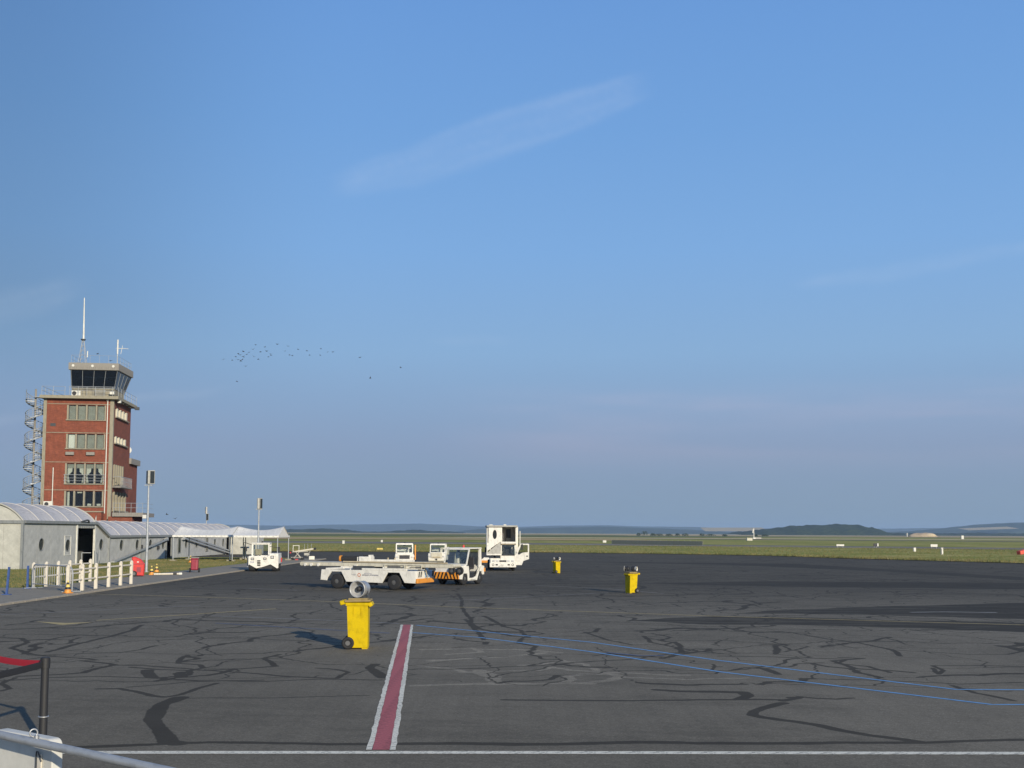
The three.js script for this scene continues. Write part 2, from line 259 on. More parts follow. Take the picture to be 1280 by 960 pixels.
const DARK = [
  [3.74, -34.54, 5.31, -35.92, 6.87, -36.7, 8.39, -36.45, 16.05, -34.69, 19, -34, 19, -30, 14.53, -31.43, 11.87, -32.44, 8.63, -33.36, 5.78, -33.47],
  [7.49, -37.81, 9.09, -39.45, 12.49, -41.36, 20.78, -44.81, 26, -47, 26, -36, 16.81, -36.32, 12.36, -37.41, 9.88, -38.15],
  [6.95, -59.98, 14.27, -63.74, 29.46, -63.39, 40, -64, 40, -55, 25.98, -55.95, 14.87, -57.28],
  [3.9, -105.75, 18.39, -97.72, 27.5, -82.8, 31.02, -66.72, 33.37, -71.75, 26.45, -101.64],
];
const WEB = [];   // sealed cracks farther out: a broken net of wandering bands
{
  const r = rng(77), q = (i, j, s) => { const a = Math.sin(i * 127.1 + j * 311.7) * 43758.5, b = Math.sin(i * 269.5 + j * 183.3) * 43758.5; return [(i + 0.9 * (a - Math.floor(a))) * s, (j + 0.9 * (b - Math.floor(b))) * s]; };
  for (const [s, i0, i1, j0, j1, keep, thin] of [[2.7, -9, 9, 8, 20, 0.66, 0.85], [4.2, -14, 14, 11, 36, 0.52, 0.95], [1.5, -15, 15, 13, 40, 0.52, 0.48], [2.6, -26, 26, 22, 50, 0.45, 0.75]]) for (let i = i0; i < i1; i++) for (let j = j0; j < j1; j++) for (const [di, dj] of [[1, 0], [0, 1], [1, 1]]) {
    if (r() > keep || (di && dj && r() > 0.4)) continue;
    const a = q(i, j, s), b = q(i + di, j + dj, s), n = 7, w = thin * (0.05 + 0.13 * r() * r() + (r() < 0.12 ? 0.2 : 0)), p = [w];
    for (let k = 0; k <= n; k++) { const t = k / n, e = Math.sin(Math.PI * t) * 0.42 * s; p.push(a[0] + (b[0] - a[0]) * t + (nz(a[0] * 0.31 + t * 0.23, a[1] * 0.17) - 0.5) * e * 2, -(a[1] + (b[1] - a[1]) * t + (nz(a[1] * 0.29, a[0] * 0.13 + t * 0.23) - 0.5) * e * 2)); }
    WEB.push(p);
  }
}
function asphalt(x0, x1, z0, z1, W, H, web, dark, seed) { // z0 near, z1 far
  const cv = document.createElement('canvas'); cv.width = W; cv.height = H; const c = cv.getContext('2d');
  c.fillStyle = '#000'; c.fillRect(0, 0, W, H); c.lineCap = 'round'; c.lineJoin = 'round'; c.globalCompositeOperation = 'lighter';
  const sx = W / (x1 - x0), sz = H / (z0 - z1), X = (x) => (x - x0) * sx, Y = (z) => (z0 - z) * sz, rr = rng(seed);
  c.setTransform(1, 0, 0, 1, 0, 0);
  const draw = (list, col, wob, jit) => { c.fillStyle = col; for (const L of list) { // dab along the path: width wanders
    for (let k = 1; k < L.length - 3; k += 2) { const ax = L[k], az = L[k + 1], bx = L[k + 2], bz = L[k + 3], d = Math.hypot(bx - ax, bz - az); if (Math.max(ax, bx) < x0 - 1 || Math.min(ax, bx) > x1 + 1 || Math.min(az, bz) > z0 + 1 || Math.max(az, bz) < z1 - 1) continue;
      const st = Math.max(0.02, L[0] * 0.18); for (let s = 0; s <= d; s += st) { const t = s / d, px = ax + (bx - ax) * t, pz = az + (bz - az) * t, o = nz(px * 0.21 + 0.1, pz * 0.21) - 0.5, o2 = nz(px * 0.21 + 0.6, pz * 0.21 + 0.4) - 0.5, w = L[0] * (0.6 + wob * 1.25 * nz(px * 0.11 + L[1], pz * 0.11)); c.beginPath(); c.ellipse(X(px + o * jit), Y(pz + o2 * jit), w * 0.5 * sx, w * 0.5 * sz, 0, 0, 7); c.fill(); } } } };
  draw(SEALED, '#f00', 0.7, 0.12); if (web) draw(WEB, '#f00', 0.8, 0.4); draw(PALE, '#0f0', 0.9, 0.3);
  c.fillStyle = '#00f';
  for (const L of DARK) { c.beginPath(); const N = L.length / 2; for (let k = 0; k < N; k++) { const ax = L[2 * k], az = L[2 * k + 1], q = (k + 1) % N, bx = L[2 * q], bz = L[2 * q + 1], n = Math.ceil(Math.hypot(bx - ax, bz - az) / 0.25); for (let i = 0; i < n; i++) { const x = ax + (bx - ax) * i / n, z = az + (bz - az) * i / n; c.lineTo(X(x + 0.5 * (nz(x * 0.05, z * 0.05) - 0.5)), Y(z + 0.9 * (nz(x * 0.06 + 0.5, z * 0.06) - 0.5))); } } c.closePath(); c.fill(); }
  const m = c.getImageData(0, 0, W, H).data;
  return colTex(W, 0, (u, v, i, j) => {
    const x = x0 + u * (x1 - x0), z = -(z0 - v * (z0 - z1)), o = (j * W + i) * 4;
    const big = nz(x * 0.021, z * 0.021), mid = nz(x * 0.13 + 0.4, z * 0.13), fine = nz(x * 1.7, z * 1.7), grit = rr();
    let a = 0.145 * (0.78 + 0.44 * big) * (0.84 + 0.32 * mid) * (0.8 + 0.4 * fine) * (0.85 + 0.3 * nz(x * 5.3 + 0.2, z * 5.3)) * (0.76 + 0.48 * grit);
    if (grit > 0.985) a *= 1.5;
    const old = sst(dark[0], dark[1], z + 24 * (big - 0.5) + 9 * (mid - 0.5));   // older, tar-rich surfacing farther out, ragged border
    const st = sst(0.5, 0.62, nz(x * 0.035 + 0.2, z * 0.09)) * sst(0.42, 0.6, nz(x * 0.11, z * 0.37));
    a *= 1 - 0.47 * old; a *= 1 - 0.34 * st * (0.35 + 0.65 * old);
    a *= 1 + 0.5 * m[o + 1] / 255 * (0.6 + 0.8 * fine);
    a = a + (0.04 * (0.7 + 0.6 * mid) * (0.85 + 0.3 * fine) - a) * (m[o + 2] / 255) * (0.72 + 0.28 * sst(0.35, 0.55, nz(x * 0.05 + 0.3, z * 0.3)));
    a = a + (0.037 * (0.8 + 0.4 * mid) - a) * (m[o] / 255) * 0.85;
    return [a * 1.1, a * 0.98, a * 0.76];
  }, H);
}
const apron = new THREE.Group(); apron.name = 'apron'; apron.userData.kind = 'structure'; scene.add(apron);
function apronPanel(x0, x1, z0, z1, map) {
  const g = new THREE.PlaneGeometry(x1 - x0, z0 - z1).rotateX(-Math.PI / 2).translate((x0 + x1) / 2, 0, (z0 + z1) / 2), p = g.attributes.position, uv = g.attributes.uv;
  for (let i = 0; i < p.count; i++) uv.setXY(i, (p.getX(i) - x0) / (x1 - x0), (z0 - p.getZ(i)) / (z0 - z1));
  const m = new THREE.Mesh(g, new THREE.MeshPhysicalMaterial({ map, roughness: 0.95, specularIntensity: 0.35 })); m.name = 'asphalt'; apron.add(m);
}
apronPanel(-13, 13, -11, -25.5, asphalt(-13, 13, -11, -25.5, 2048, 1142, true, [34, 60], 5));
apronPanel(-27, 27, -25.5, -57, asphalt(-27, 27, -25.5, -57, 2048, 1195, true, [34, 60], 6));
apronPanel(-75, 75, -57, -153, asphalt(-75, 75, -57, -153, 2048, 1310, true, [34, 60], 7));
const side = asphalt(-13, 13, -11, -25.5, 512, 286, false, [34, 60], 8), sideFar = asphalt(27, 75, -25.5, -57, 1024, 672, true, [34, 60], 9);
apronPanel(13, 75, -11, -25.5, side); apronPanel(-75, -13, -11, -25.5, side); apronPanel(-75, 75, 14, -11, side); apronPanel(27, 75, -25.5, -57, sideFar); apronPanel(-75, -27, -25.5, -57, sideFar);

// paved strip, kerb, lawn and verges
const PV = 0.06;
struct('pavement', [sheet([[-75, -36], [-18.7, -36], [-18.7, -110], [-22.3, -110], [-22.3, -51.5], [-75, -51.5]], PV)], M.paving);
{ const k = new THREE.Group(); k.name = 'kerb'; k.userData.kind = 'structure'; scene.add(k); const g = [0, 1, 2].map((i) => merged(rbox(0.2, 0.16, 0.985, 0.015))); for (let i = 0; i < 74; i++) { const m = new THREE.Mesh(g[i % 3], M.kerb); m.name = i ? `kerb_stone_${String(i).padStart(3, '0')}` : 'kerb_stone'; m.position.set(-18.6, -0.01 + 0.006 * ((i * 7) % 3), -36.5 - i); k.add(m); } }
struct('lawn', sheet([[-75, -51.5], [-22.3, -51.5], [-22.3, -112], [-34, -114], [-75, -114]], PV - 0.01), G_lawn);
struct('grass_verge', sheet([[-75, -148], [-50, -151], [-20, -151.5], [6, -151.7], [20, -146], [31.9, -138], [37.7, -124.3], [49.5, -107], [60, -92], [76, -84], [76, -160], [-75, -160]], 0.05), G_grass);
// grass blades along the verges and on the lawn
{
  const r = rng(5), pos = [], col = [];
  for (let k = 0; k < 7; k++) { const a = r() * 6.28, l = 0.5 + 0.5 * r(), bx = (r() - 0.5) * 0.5, bz = (r() - 0.5) * 0.5, w = 0.035, tx = bx + Math.cos(a) * 0.28 * l, tz = bz + Math.sin(a) * 0.28 * l; pos.push(bx - w * Math.sin(a), 0, bz + w * Math.cos(a), bx + w * Math.sin(a), 0, bz - w * Math.cos(a), tx, l, tz); }
  const g = new THREE.BufferGeometry(); g.setAttribute('position', new THREE.Float32BufferAttribute(pos, 3)); g.computeVertexNormals();
  const gm = new THREE.MeshPhysicalMaterial({ color: 0xffffff, roughness: 1, transmission: 0.3, thickness: 0, side: THREE.DoubleSide });
  const spots = [], edge = [[-50, -151], [-20, -151.5], [6, -151.7], [20, -146], [31.9, -138], [37.7, -124.3], [49.5, -107], [60, -92], [76, -84]];
  for (let i = 0; i < edge.length - 1; i++) { const [ax, az] = edge[i], [bx, bz] = edge[i + 1], n = Math.round(Math.hypot(bx - ax, bz - az) * 20); for (let k = 0; k < n; k++) { const t = r(), d = r() * r() * 7 - 0.25; spots.push([ax + (bx - ax) * t + d * 0.35 + (r() - 0.5) * 0.6, 0.04, az + (bz - az) * t - d, 0.18 + 0.25 * r() * (r() < 0.15 ? 2 : 1)]); } }
  for (let k = 0; k < 26000; k++) { const z = -108 - 130 * Math.pow(r(), 1.3), x = -70 + r() * 190; let ez = -151; for (let i = 0; i < edge.length - 1; i++) if (x >= edge[i][0] && x < edge[i + 1][0]) ez = edge[i][1] + (edge[i + 1][1] - edge[i][1]) * (x - edge[i][0]) / (edge[i + 1][0] - edge[i][0]); if (x > 76) ez = -84; const ty = x < 0 ? -258 - x * -0.19 : -258 + x * 0.49; if (z < ez - 1 && z > ty) spots.push([x, 0, z, 0.12 + 0.22 * r()]); }
  for (let k = 0; k < 16000; k++) { const z = -51.7 - 60 * r(), x = -22.5 - 11 * r(); spots.push([x, 0.045, z, 0.05 + 0.09 * r()]); }
  for (let k = 0; k < 5000; k++) spots.push([-33 - 14 * r(), 0.045, -51.7 - 24 * r(), 0.05 + 0.09 * r()]);
  const im = new THREE.InstancedMesh(g, gm, spots.length), o = new THREE.Object3D(), c = new THREE.Color();
  spots.forEach(([x, y, z, h], i) => { o.position.set(x, y, z); o.rotation.y = r() * 6.28; o.scale.set(h * 1.6 + 0.1, h, h * 1.6 + 0.1); o.updateMatrix(); im.setMatrixAt(i, o.matrix); const t = sst(0.4, 0.62, nz(x * 0.03, z * 0.03)) * 0.7 + 0.3 * r(); c.setRGB(0.145 + 0.17 * t, 0.165 + 0.085 * t, 0.035 + 0.055 * t); im.setColorAt(i, c); });
  im.name = 'grass'; im.userData = { kind: 'stuff', label: 'short dry grass on the verges and lawn', category: 'grass' }; scene.add(im);
}

// painted lines
const P_white = std(0.72, 0.68, 0.56, 0.8, greyTex(256, 0.9, (u, v) => 0.72 + 0.28 * (1 - sst(0.5, 0.66, nz(u * 3, v * 3))))), P_yellow = std(0.46, 0.36, 0.16, 0.85, T_dirt), P_pale = std(0.24, 0.23, 0.21, 0.9, T_dirt), P_blue = std(0.14, 0.34, 0.62, 0.8, T_dirt), P_blueWorn = std(0.09, 0.12, 0.2, 0.85, T_dirt), P_red = std(0.5, 0.125, 0.135, 0.85, greyTex(256, 0.9, (u, v) => 0.6 + 0.55 * nz(u * 3, v * 3)));
function ribbon(pts, w, y, jag = 0.1, seed = 1) {
  const r = rng(seed), pos = [], idx = []; let n = 0;
  for (let k = 0; k < pts.length - 1; k++) {
    const [ax, az] = pts[k], [bx, bz] = pts[k + 1], L = Math.hypot(bx - ax, bz - az), m = Math.max(1, Math.round(L / 0.22)), nx = -(bz - az) / L, nzz = (bx - ax) / L;
    for (let i = k ? 1 : 0; i <= m; i++) { const t = i / m, x = ax + (bx - ax) * t, z = az + (bz - az) * t, a = w / 2 * (1 + jag * (r() - 0.5)), b = w / 2 * (1 + jag * (r() - 0.5)); pos.push(x + nx * a, y, z + nzz * a, x - nx * b, y, z - nzz * b); if (n) idx.push(2 * n - 2, 2 * n - 1, 2 * n, 2 * n - 1, 2 * n + 1, 2 * n); n++; }
  }
  const g = new THREE.BufferGeometry(); g.setAttribute('position', new THREE.Float32BufferAttribute(pos, 3)); g.setIndex(idx); g.computeVertexNormals();
  if (g.attributes.normal.getY(0) < 0) { const ix = g.index.array; for (let i = 0; i < ix.length; i += 3) { const t = ix[i]; ix[i] = ix[i + 1]; ix[i + 1] = t; } g.computeVertexNormals(); }
  return g;
}
const line = (name, pts, w, mat, y = 0.005, jag = 0.15, seed = 3) => struct(name, ribbon(pts, w, y, jag, seed), mat);
line('white_line', [[-5.7, -13.76], [0, -13.9], [7.6, -14.03]], 0.17, P_white, 0.005, 0.06);
line('red_line', [[-1.63, -14.03], [-3.085, -32.74]], 0.225, P_red, 0.005, 0.05);
line('white_line', [[-1.78, -14.03], [-3.235, -32.74]], 0.075, P_white, 0.005, 0.55, 8);
line('white_line', [[-1.48, -14.03], [-2.935, -32.74]], 0.075, P_white, 0.005, 0.55, 9);
line('yellow_line', [[-18.4, -47.9], [-13.33, -46.07], [-7.56, -43.59], [-2.33, -40.7], [6.93, -36.67], [15.77, -33.72], [24, -31]], 0.13, P_yellow);
line('blue_line', [[-2.8, -32.6], [-1.8, -31.6], [2.03, -27.78], [4.52, -23.93], [7.9, -19.69], [10.4, -19.69]], 0.1, P_blue);
line('blue_line', [[-2.7, -30.2], [-0.81, -28.9], [1.87, -25.56], [4.15, -22.01], [7.79, -17.97], [9.6, -18]], 0.1, P_blue);
line('blue_line', [[2.2, -25.4], [2.89, -24.78], [3.43, -24.8]], 0.14, P_blueWorn, 0.009, 0.6);
line('faded_line', [[-16.57, -35.81], [-14.28, -37.98], [-11.47, -40.68]], 0.13, P_pale);
line('yellow_line', [[-12.69, -33.78], [-10.52, -36.39], [-8.35, -39.2]], 0.14, P_yellow, 0.005, 0.4);
line('faded_line', [[-9.68, -35.75], [-5.4, -34.08], [-3.35, -33.15]], 0.13, P_pale, 0.005, 0.4);
line('blue_line', [[-8.81, -32.97], [-4.4, -30.56], [-3.3, -30.0]], 0.12, P_blueWorn, 0.005, 0.5);
line('faded_line', [[-15.4, -53.16], [-12.67, -53.05], [-9.98, -51.47]], 0.14, P_pale, 0.005, 0.4);
line('faded_line', [[-2.54, -44.25], [1, -47.5], [4.45, -50.75]], 0.11, P_pale, 0.005, 0.4);
line('faded_line', [[1.28, -57.29], [4.77, -54.38], [6.96, -50.31]], 0.12, P_pale, 0.005, 0.4);
line('faded_line', [[14.08, -39.0], [15.4, -39.3], [17.2, -39.1]], 0.25, P_pale, 0.005, 0.6);
struct('yellow_arrow', sheet([[-14.29, -33.23], [-13.0, -32.02], [-12.5, -33.1], [-13.2, -32.75]], 0.005), P_yellow);

// hills and woods
function ridge(name, z, depth, prof, mat, bump, seed, kind, label, category) {
  const x0 = prof[0], x1 = prof[prof.length - 2], n = Math.min(420, Math.round((x1 - x0) / (bump.step))), nd = 14, pos = [], idx = [];
  const h = (x) => { let k = 0; while (k < prof.length - 4 && prof[k + 2] < x) k += 2; const t = (x - prof[k]) / (prof[k + 2] - prof[k]), s = t * t * (3 - 2 * t) * 0.5 + t * 0.5; return prof[k + 1] + (prof[k + 3] - prof[k + 1]) * s; };
  for (let i = 0; i <= n; i++) for (let j = 0; j <= nd; j++) { const x = x0 + (x1 - x0) * i / n, v = j / nd, hh = Math.max(0, h(x)), e = Math.sin(Math.PI * Math.min(1, v * 0.5 / 0.55)), y = hh * Math.pow(e, 0.8) + bump.h * (nz(x / bump.s + seed, v * depth / bump.s) - 0.5) * (e > 0 ? Math.min(1, hh / (bump.h * 1.2)) : 0) * 2 - (e <= 0.01 ? 1 : 0); pos.push(x * (1 + v * depth / -z * -0.0), y, z + depth / 2 - v * depth); }
  for (let i = 0; i < n; i++) for (let j = 0; j < nd; j++) { const a = i * (nd + 1) + j; idx.push(a, a + nd + 1, a + 1, a + 1, a + nd + 1, a + nd + 2); }
  const g = new THREE.BufferGeometry(); g.setAttribute('position', new THREE.Float32BufferAttribute(pos, 3)); g.setIndex(idx); g.computeVertexNormals();
  const m = struct(name, g, mat); if (kind) m.userData = { kind, label, category }; return m;
}
const wood = (a, b, metres, seed) => fieldMat(a, b, metres, seed);
const G_wood = wood([0.02, 0.034, 0.014], [0.05, 0.068, 0.026], 60, 0.2), G_far = wood([0.02, 0.034, 0.014], [0.05, 0.068, 0.026], 900, 0.9);
ridge('hills', -9000, 1400, [-4600, 45, -3186, 48, -2209, 56, -1948, 51, -1297, 64, -776, 73, -515, 65, -255, 53, 6, 48, 397, 63, 788, 68, 1048, 59, 1439, 58, 1765, 50, 2351, 46, 3002, 50, 3524, 59, 3915, 64, 4700, 70], G_far, { h: 3, s: 900, step: 22 }, 0.1);
ridge('hills', -6000, 900, [-360, 3, -170, 22, 4, 25, 264, 33, 525, 38, 786, 31, 959, 24, 1133, 15, 1500, 4], G_far, { h: 4, s: 500, step: 8 }, 0.3);
ridge('hills', -5500, 900, [1600, 2, 1834, 8, 2033, 20, 2213, 37, 2293, 47, 2394, 57, 2473, 62, 2593, 68, 2900, 72], G_far, { h: 4, s: 420, step: 6 }, 0.5);
ridge('woodland', -2600, 260, [519, 2, 547, 8, 585, 12, 632, 17, 679, 21.5, 726, 24, 774, 27, 811, 24.5, 849, 17, 876, 6.5, 914, 1.5], G_wood, { h: 5.5, s: 190, step: 1.2 }, 0.7, 'stuff', 'dark wooded hill rising beyond the airfield', 'woodland');
ridge('woodland', -3200, 200, [-980, 6, -692, 6, -646, 9, -554, 11, -496, 9, -438, 4, -368, 3.2, -322, 6.6, -276, 9, -218, 6, -137, 2], G_wood, { h: 4, s: 190, step: 2 }, 0.9, 'stuff', 'low dark wood beyond the runway left of the long ridge', 'woodland');
ridge('woodland', -3000, 160, [780, 1, 900, 5, 1100, 6, 1300, 7, 1500, 7, 1700, 8], G_wood, { h: 4, s: 190, step: 2.4 }, 0.4, 'stuff', 'dark line of trees behind the sandy mound', 'woodland');
// pale fields lying on the far slopes
struct('hill_field', slab((u, v) => [828 + 280 * u + 30 * v, 13 + v * 17 + 1.5 * u, -4700 - 300 * v], 4, 4, 0.5), G_stubble);
struct('hill_field', slab((u, v) => [2080 + 230 * u, 24 + v * 9 + 9 * u, -5000 - 120 * v], 4, 3, 0.5), G_stubble);

// ---------- control tower ----------
// local frame: x along the front from its near corner, z towards the apron, front wall at z = 0
{
  const W = 7.3, D = 8.4, TOP = 17.0;
  const t = thing('control_tower', 'red brick control tower with dark slanted glass cab and outside spiral stair', 'control tower', [-50.75, 0, -118.1], 0.122);
  // wall with openings; s runs along the wall
  const rows = [[14.75, 16.35], [11.62, 13.2], [7.8, 10.0], [5.35, 7.0]], b0 = 2.42, b1 = 6.52;
  part('front_wall', prism(rect(0.32, 0, W - 0.36, TOP), 0.3, rows.map(([a, b]) => rect(b0, a, b1, b).reverse())).translate(0, 0, -0.15), M.brick, t);
  const srows = [[0.9, 15.25, 6.8, 16.2], [0.7, 12.35, 6.5, 13.1], [0.6, 7.75, 5.6, 10.0], [0.6, 4.95, 7.4, 7.0]];
  part('side_wall', place(prism(rect(0.36, 0, D, TOP), 0.3, srows.map((r) => rect(...r).reverse())), W - 0.15, 0, 0, 0, Math.PI / 2, 0), M.brick, t);
  part('side_wall', box(0.3, TOP, D - 0.3, 0.15, TOP / 2, -D / 2 - 0.15), M.brick, t);
  part('rear_wall', box(W - 0.62, TOP, 0.3, W / 2, TOP / 2, -D + 0.15), M.brick, t);
  for (const [x, w] of [[0.15, 0.34], [W - 0.17, 0.38]]) part('corner_pillar', box(w, TOP, 0.36, x, TOP / 2, -0.14), M.concrete, t);
  for (const y of [4.6, 7.55, 11.2, 14.3]) part('floor_slab', box(W - 0.64, 0.25, D - 0.65, W / 2, y, -D / 2), M.concreteGrey, t);
  for (const y of [16.45, 13.32, 10.12, 7.1]) part('string_course', box(W - 0.74, 0.07, 0.05, W / 2, y, 0.02), M.concrete, t);
  const wx = (b1 - b0) / 4;
  rows.forEach(([a, b], ri) => {
    part('window_sill', box(b1 - b0 + 0.12, 0.1, 0.4, (b0 + b1) / 2, a - 0.05, -0.06), M.concrete, t);
    for (let k = 0; k <= 4; k++) part('mullion', box(0.17, b - a, 0.26, b0 + wx * k + (k === 0 ? 0.085 : k === 4 ? -0.085 : 0), (a + b) / 2, -0.14), M.concrete, t);
    for (let k = 0; k < 4; k++) {
      const x0 = b0 + wx * k + (k === 0 ? 0.17 : 0.085), x1 = b0 + wx * (k + 1) - (k === 3 ? 0.17 : 0.085);
      const w = part('window', frame(x0, a, x1, b, 0.055, 0.07).translate(0, 0, -0.2), M.darkMetal, t);
      part('pane', box(x1 - x0 - 0.11, b - a - 0.11, 0.012, (x0 + x1) / 2, (a + b) / 2, -0.2), M.glass, w);
      if (ri < 2) part('blind', box(x1 - x0 - 0.06, b - a - 0.06, 0.02, (x0 + x1) / 2, (a + b) / 2, -0.27), ri === 1 && k === 0 ? M.blindWhite : M.blind, w, ri === 1 && k === 0 ? 'bright white blind' : undefined);
      else if (ri === 2) {
        part('blind', box(x1 - x0 - 0.04, 0.5, 0.02, (x0 + x1) / 2, b - 0.27, -0.27), M.blind, w);
        const s = k % 2 ? -1 : 1, xe = k % 2 ? x1 : x0;
        part('curtain', prism([[xe, b - 0.1], [xe + s * 0.55, b - 0.1], [xe + s * 0.5, b - 0.9], [xe + s * 0.12, a + 0.9], [xe + s * 0.28, a + 0.1], [xe, a + 0.1]], 0.05).translate(0, 0, -0.32), M.curtain, w);
      } else part('curtain', k === 0 ? box(0.22, b - a - 0.1, 0.05, x0 + 0.2, (a + b) / 2, -0.32) : k === 1 ? box(0.5, 0.16, 0.03, (x0 + x1) / 2, b - 0.14, -0.28) : box(0.4, 0.22, 0.05, (x0 + x1) / 2, a + 0.18, -0.32), M.curtain, w);
    }
  });
  // balustrade before the tall third row
  { const g = [rod([b0 - 0.1, 8.75, 0.1], [b1 + 0.1, 8.75, 0.1], 0.03), rod([b0 - 0.1, 8.4, 0.1], [b1 + 0.1, 8.4, 0.1], 0.022), rod([b0 - 0.1, 8.1, 0.1], [b1 + 0.1, 8.1, 0.1], 0.022)]; for (let k = 0; k <= 4; k++) g.push(rod([b0 + wx * k, 7.75, 0.1], [b0 + wx * k, 8.78, 0.1], 0.03)); part('balustrade', g, M.galv, t); }
  // side windows with pale fins
  srows.forEach(([s0, a, s1, b], ri) => {
    const n = ri < 2 ? 4 : 5;
    part('window_band', [box(0.05, b - a - 0.02, s1 - s0 - 0.02, W - 0.24, (a + b) / 2, -(s0 + s1) / 2)], M.darkGlass, t);
    for (let k = 0; k < n; k++) { const s = s0 + (s1 - s0) * (k + 0.5) / n; part('window_fin', box(0.3, b - a - 0.02, ri < 2 ? 0.42 : 0.28, W - 0.06, (a + b) / 2, -s), ri < 2 ? M.cream : M.concrete, t); }
    part('window_sill', box(0.42, 0.12, s1 - s0 + 0.2, W + 0.02, a - 0.065, -(s0 + s1) / 2), M.concrete, t);
  });
  { const g = [box(0.95, 0.14, 5.4, W + 0.48, 7.5, -3.1)], r = []; for (let k = 0; k <= 9; k++) r.push(rod([W + 0.9, 7.57, -0.45 - k * 0.58], [W + 0.9, 8.6, -0.45 - k * 0.58], 0.025)); r.push(rod([W + 0.9, 8.6, -0.42], [W + 0.9, 8.6, -5.75], 0.035), rod([W + 0.02, 8.6, -0.45], [W + 0.9, 8.6, -0.45], 0.03), rod([W + 0.9, 8.1, -0.42], [W + 0.9, 8.1, -5.75], 0.02)); const b = part('balcony', g, M.concreteGrey, t); part('railing', r, M.galv, b); }
  part('downpipe', [rod([W - 0.62, 4.6, 0.07], [W - 0.62, 16.9, 0.07], 0.055), box(0.2, 0.25, 0.16, W - 0.62, 16.95, 0.08)], M.whiteClean, t);
  for (const x of [2.9, 5.05]) part('air_conditioner', [rbox(0.86, 0.34, 0.28, 0.03, x, 11.05, 0.14)], M.concreteGrey, t);
  part('air_vent', [frame(0.75, 14.0, 1.3, 14.32, 0.04, 0.08), box(0.46, 0.24, 0.03, 1.02, 14.16, 0)], M.darkMetal, t);
  { const a = part('air_conditioner', [rbox(0.95, 0.62, 0.35, 0.03, 0.85, 5.55, 0.19), box(0.1, 0.3, 0.3, 0.55, 5.1, 0.16), box(0.1, 0.3, 0.3, 1.15, 5.1, 0.16)], M.whiteClean, t); part('fan_grille', cyl(0.22, 0.22, 0.03, 16, 0.72, 5.55, 0.375, Math.PI / 2), M.grille, a); }
  part('aerial_mast', [rod([1.25, 5.6, 0.2], [1.25, 9.5, 0.2], 0.05), rod([1.25, 5.9, 0.02], [1.25, 5.9, 0.2], 0.03), rod([1.25, 8.6, 0.02], [1.25, 8.6, 0.2], 0.03)], M.whiteClean, t);
  // roof slab with its overhang
  part('roof_slab', [box(W + 0.9, 0.32, 9.5, W / 2 + 0.15, TOP + 0.165, -D / 2 + 0.1)], M.concrete, t);
  for (const z of [-0.9, -2.6, -4.4, -6.2]) part('bracket', [box(0.3, 0.16, 0.12, W + 0.3, TOP - 0.1, z)], M.concreteGrey, t);
  part('floodlight', [rbox(0.35, 0.28, 0.4, 0.03, W + 0.45, TOP - 0.15, -0.6)], M.whiteClean, t);
  part('floodlight', [rbox(0.5, 0.34, 0.35, 0.03, W + 0.75, TOP - 0.05, -8.1)], M.darkMetal, t);
  const RT = TOP + 0.325;
  { const x0 = -0.2, x1 = W + 0.5, z0 = 0.2, z1 = -D - 0.4; for (const x of [x0, x1]) { const g = []; for (let k = 0; k <= 7; k++) { const z = z0 + (z1 - z0) * k / 7; g.push(rod([x, RT, z], [x, RT + 1.0, z], 0.022, 5)); } for (const h of [0.55, 1.0]) g.push(rod([x, RT + h, z0], [x, RT + h, z1], 0.02, 5)); if (x === x0) for (const h of [0.55, 1.0]) g.push(rod([x0, RT + h, z0], [x0 + 2.4, RT + h, z0], 0.02, 5)); if (x === x0) for (const k of [1, 2]) g.push(rod([x0 + 1.2 * k, RT, z0], [x0 + 1.2 * k, RT + 1, z0], 0.022, 5)); part('roof_railing', g, M.galv, t); } }
  // cab
  const CX0 = 2.6, CX1 = 7.1, CZ0 = -0.9, CZ1 = -5.6, Y0 = RT, Y1 = 18.3, Y2 = 20.3, o = 0.3;
  part('cab_base', [box(CX1 - CX0, Y1 - Y0, CZ0 - CZ1, (CX0 + CX1) / 2, (Y0 + Y1) / 2, (CZ0 + CZ1) / 2)], M.concrete, t);
  { const a = part('air_conditioner', [rbox(0.95, 0.62, 0.36, 0.03, CX0 + 0.55, Y0 + 0.37, CZ0 + 0.2)], M.whiteClean, t); part('fan_grille', cyl(0.23, 0.23, 0.03, 16, CX0 + 0.38, Y0 + 0.37, CZ0 + 0.39, Math.PI / 2), M.grille, a); }
  part('louvre_panel', [0, 1, 2, 3, 4].map((k) => box(1.2, 0.07, 0.08, 5.6, Y0 + 0.25 + k * 0.13, CZ0 + 0.03, 0.4)), M.bandGrey, t);
  part('access_panel', frame(3.75, Y0 + 0.1, 4.9, Y1 - 0.12, 0.05, 0.05).translate(0, 0, CZ0 + 0.02), M.trimGrey, t);
  part('floodlight', [rbox(0.45, 0.35, 0.4, 0.04, CX1 - 0.1, Y0 + 0.45, CZ0 + 0.5)], M.whiteClean, t);
  { const g = [], z = CZ0 + 0.75; for (let k = 0; k <= 5; k++) g.push(rod([CX0 + k * 0.9, Y0, z], [CX0 + k * 0.9, Y1 + 0.1, z], 0.022, 5)); g.push(rod([CX0 - 0.1, Y1 + 0.1, z], [CX1 + 0.3, Y1 + 0.1, z], 0.03, 5), rod([CX0, Y1 - 0.35, z], [CX1 + 0.3, Y1 - 0.35, z], 0.02, 5)); part('cab_railing', g, M.galv, t); }
  // glazed sides: lower and upper corner rings
  const lo = [[CX0, CZ0], [CX1, CZ0], [CX1, CZ1], [CX0, CZ1]], up = [[CX0 - 0.12, CZ0 + 0.1], [CX1 + o, CZ0 + 0.1], [CX1 + o + 0.25, CZ1 - 0.8], [CX0 - 0.12, CZ1 - 0.8]];
  const mulls = [];
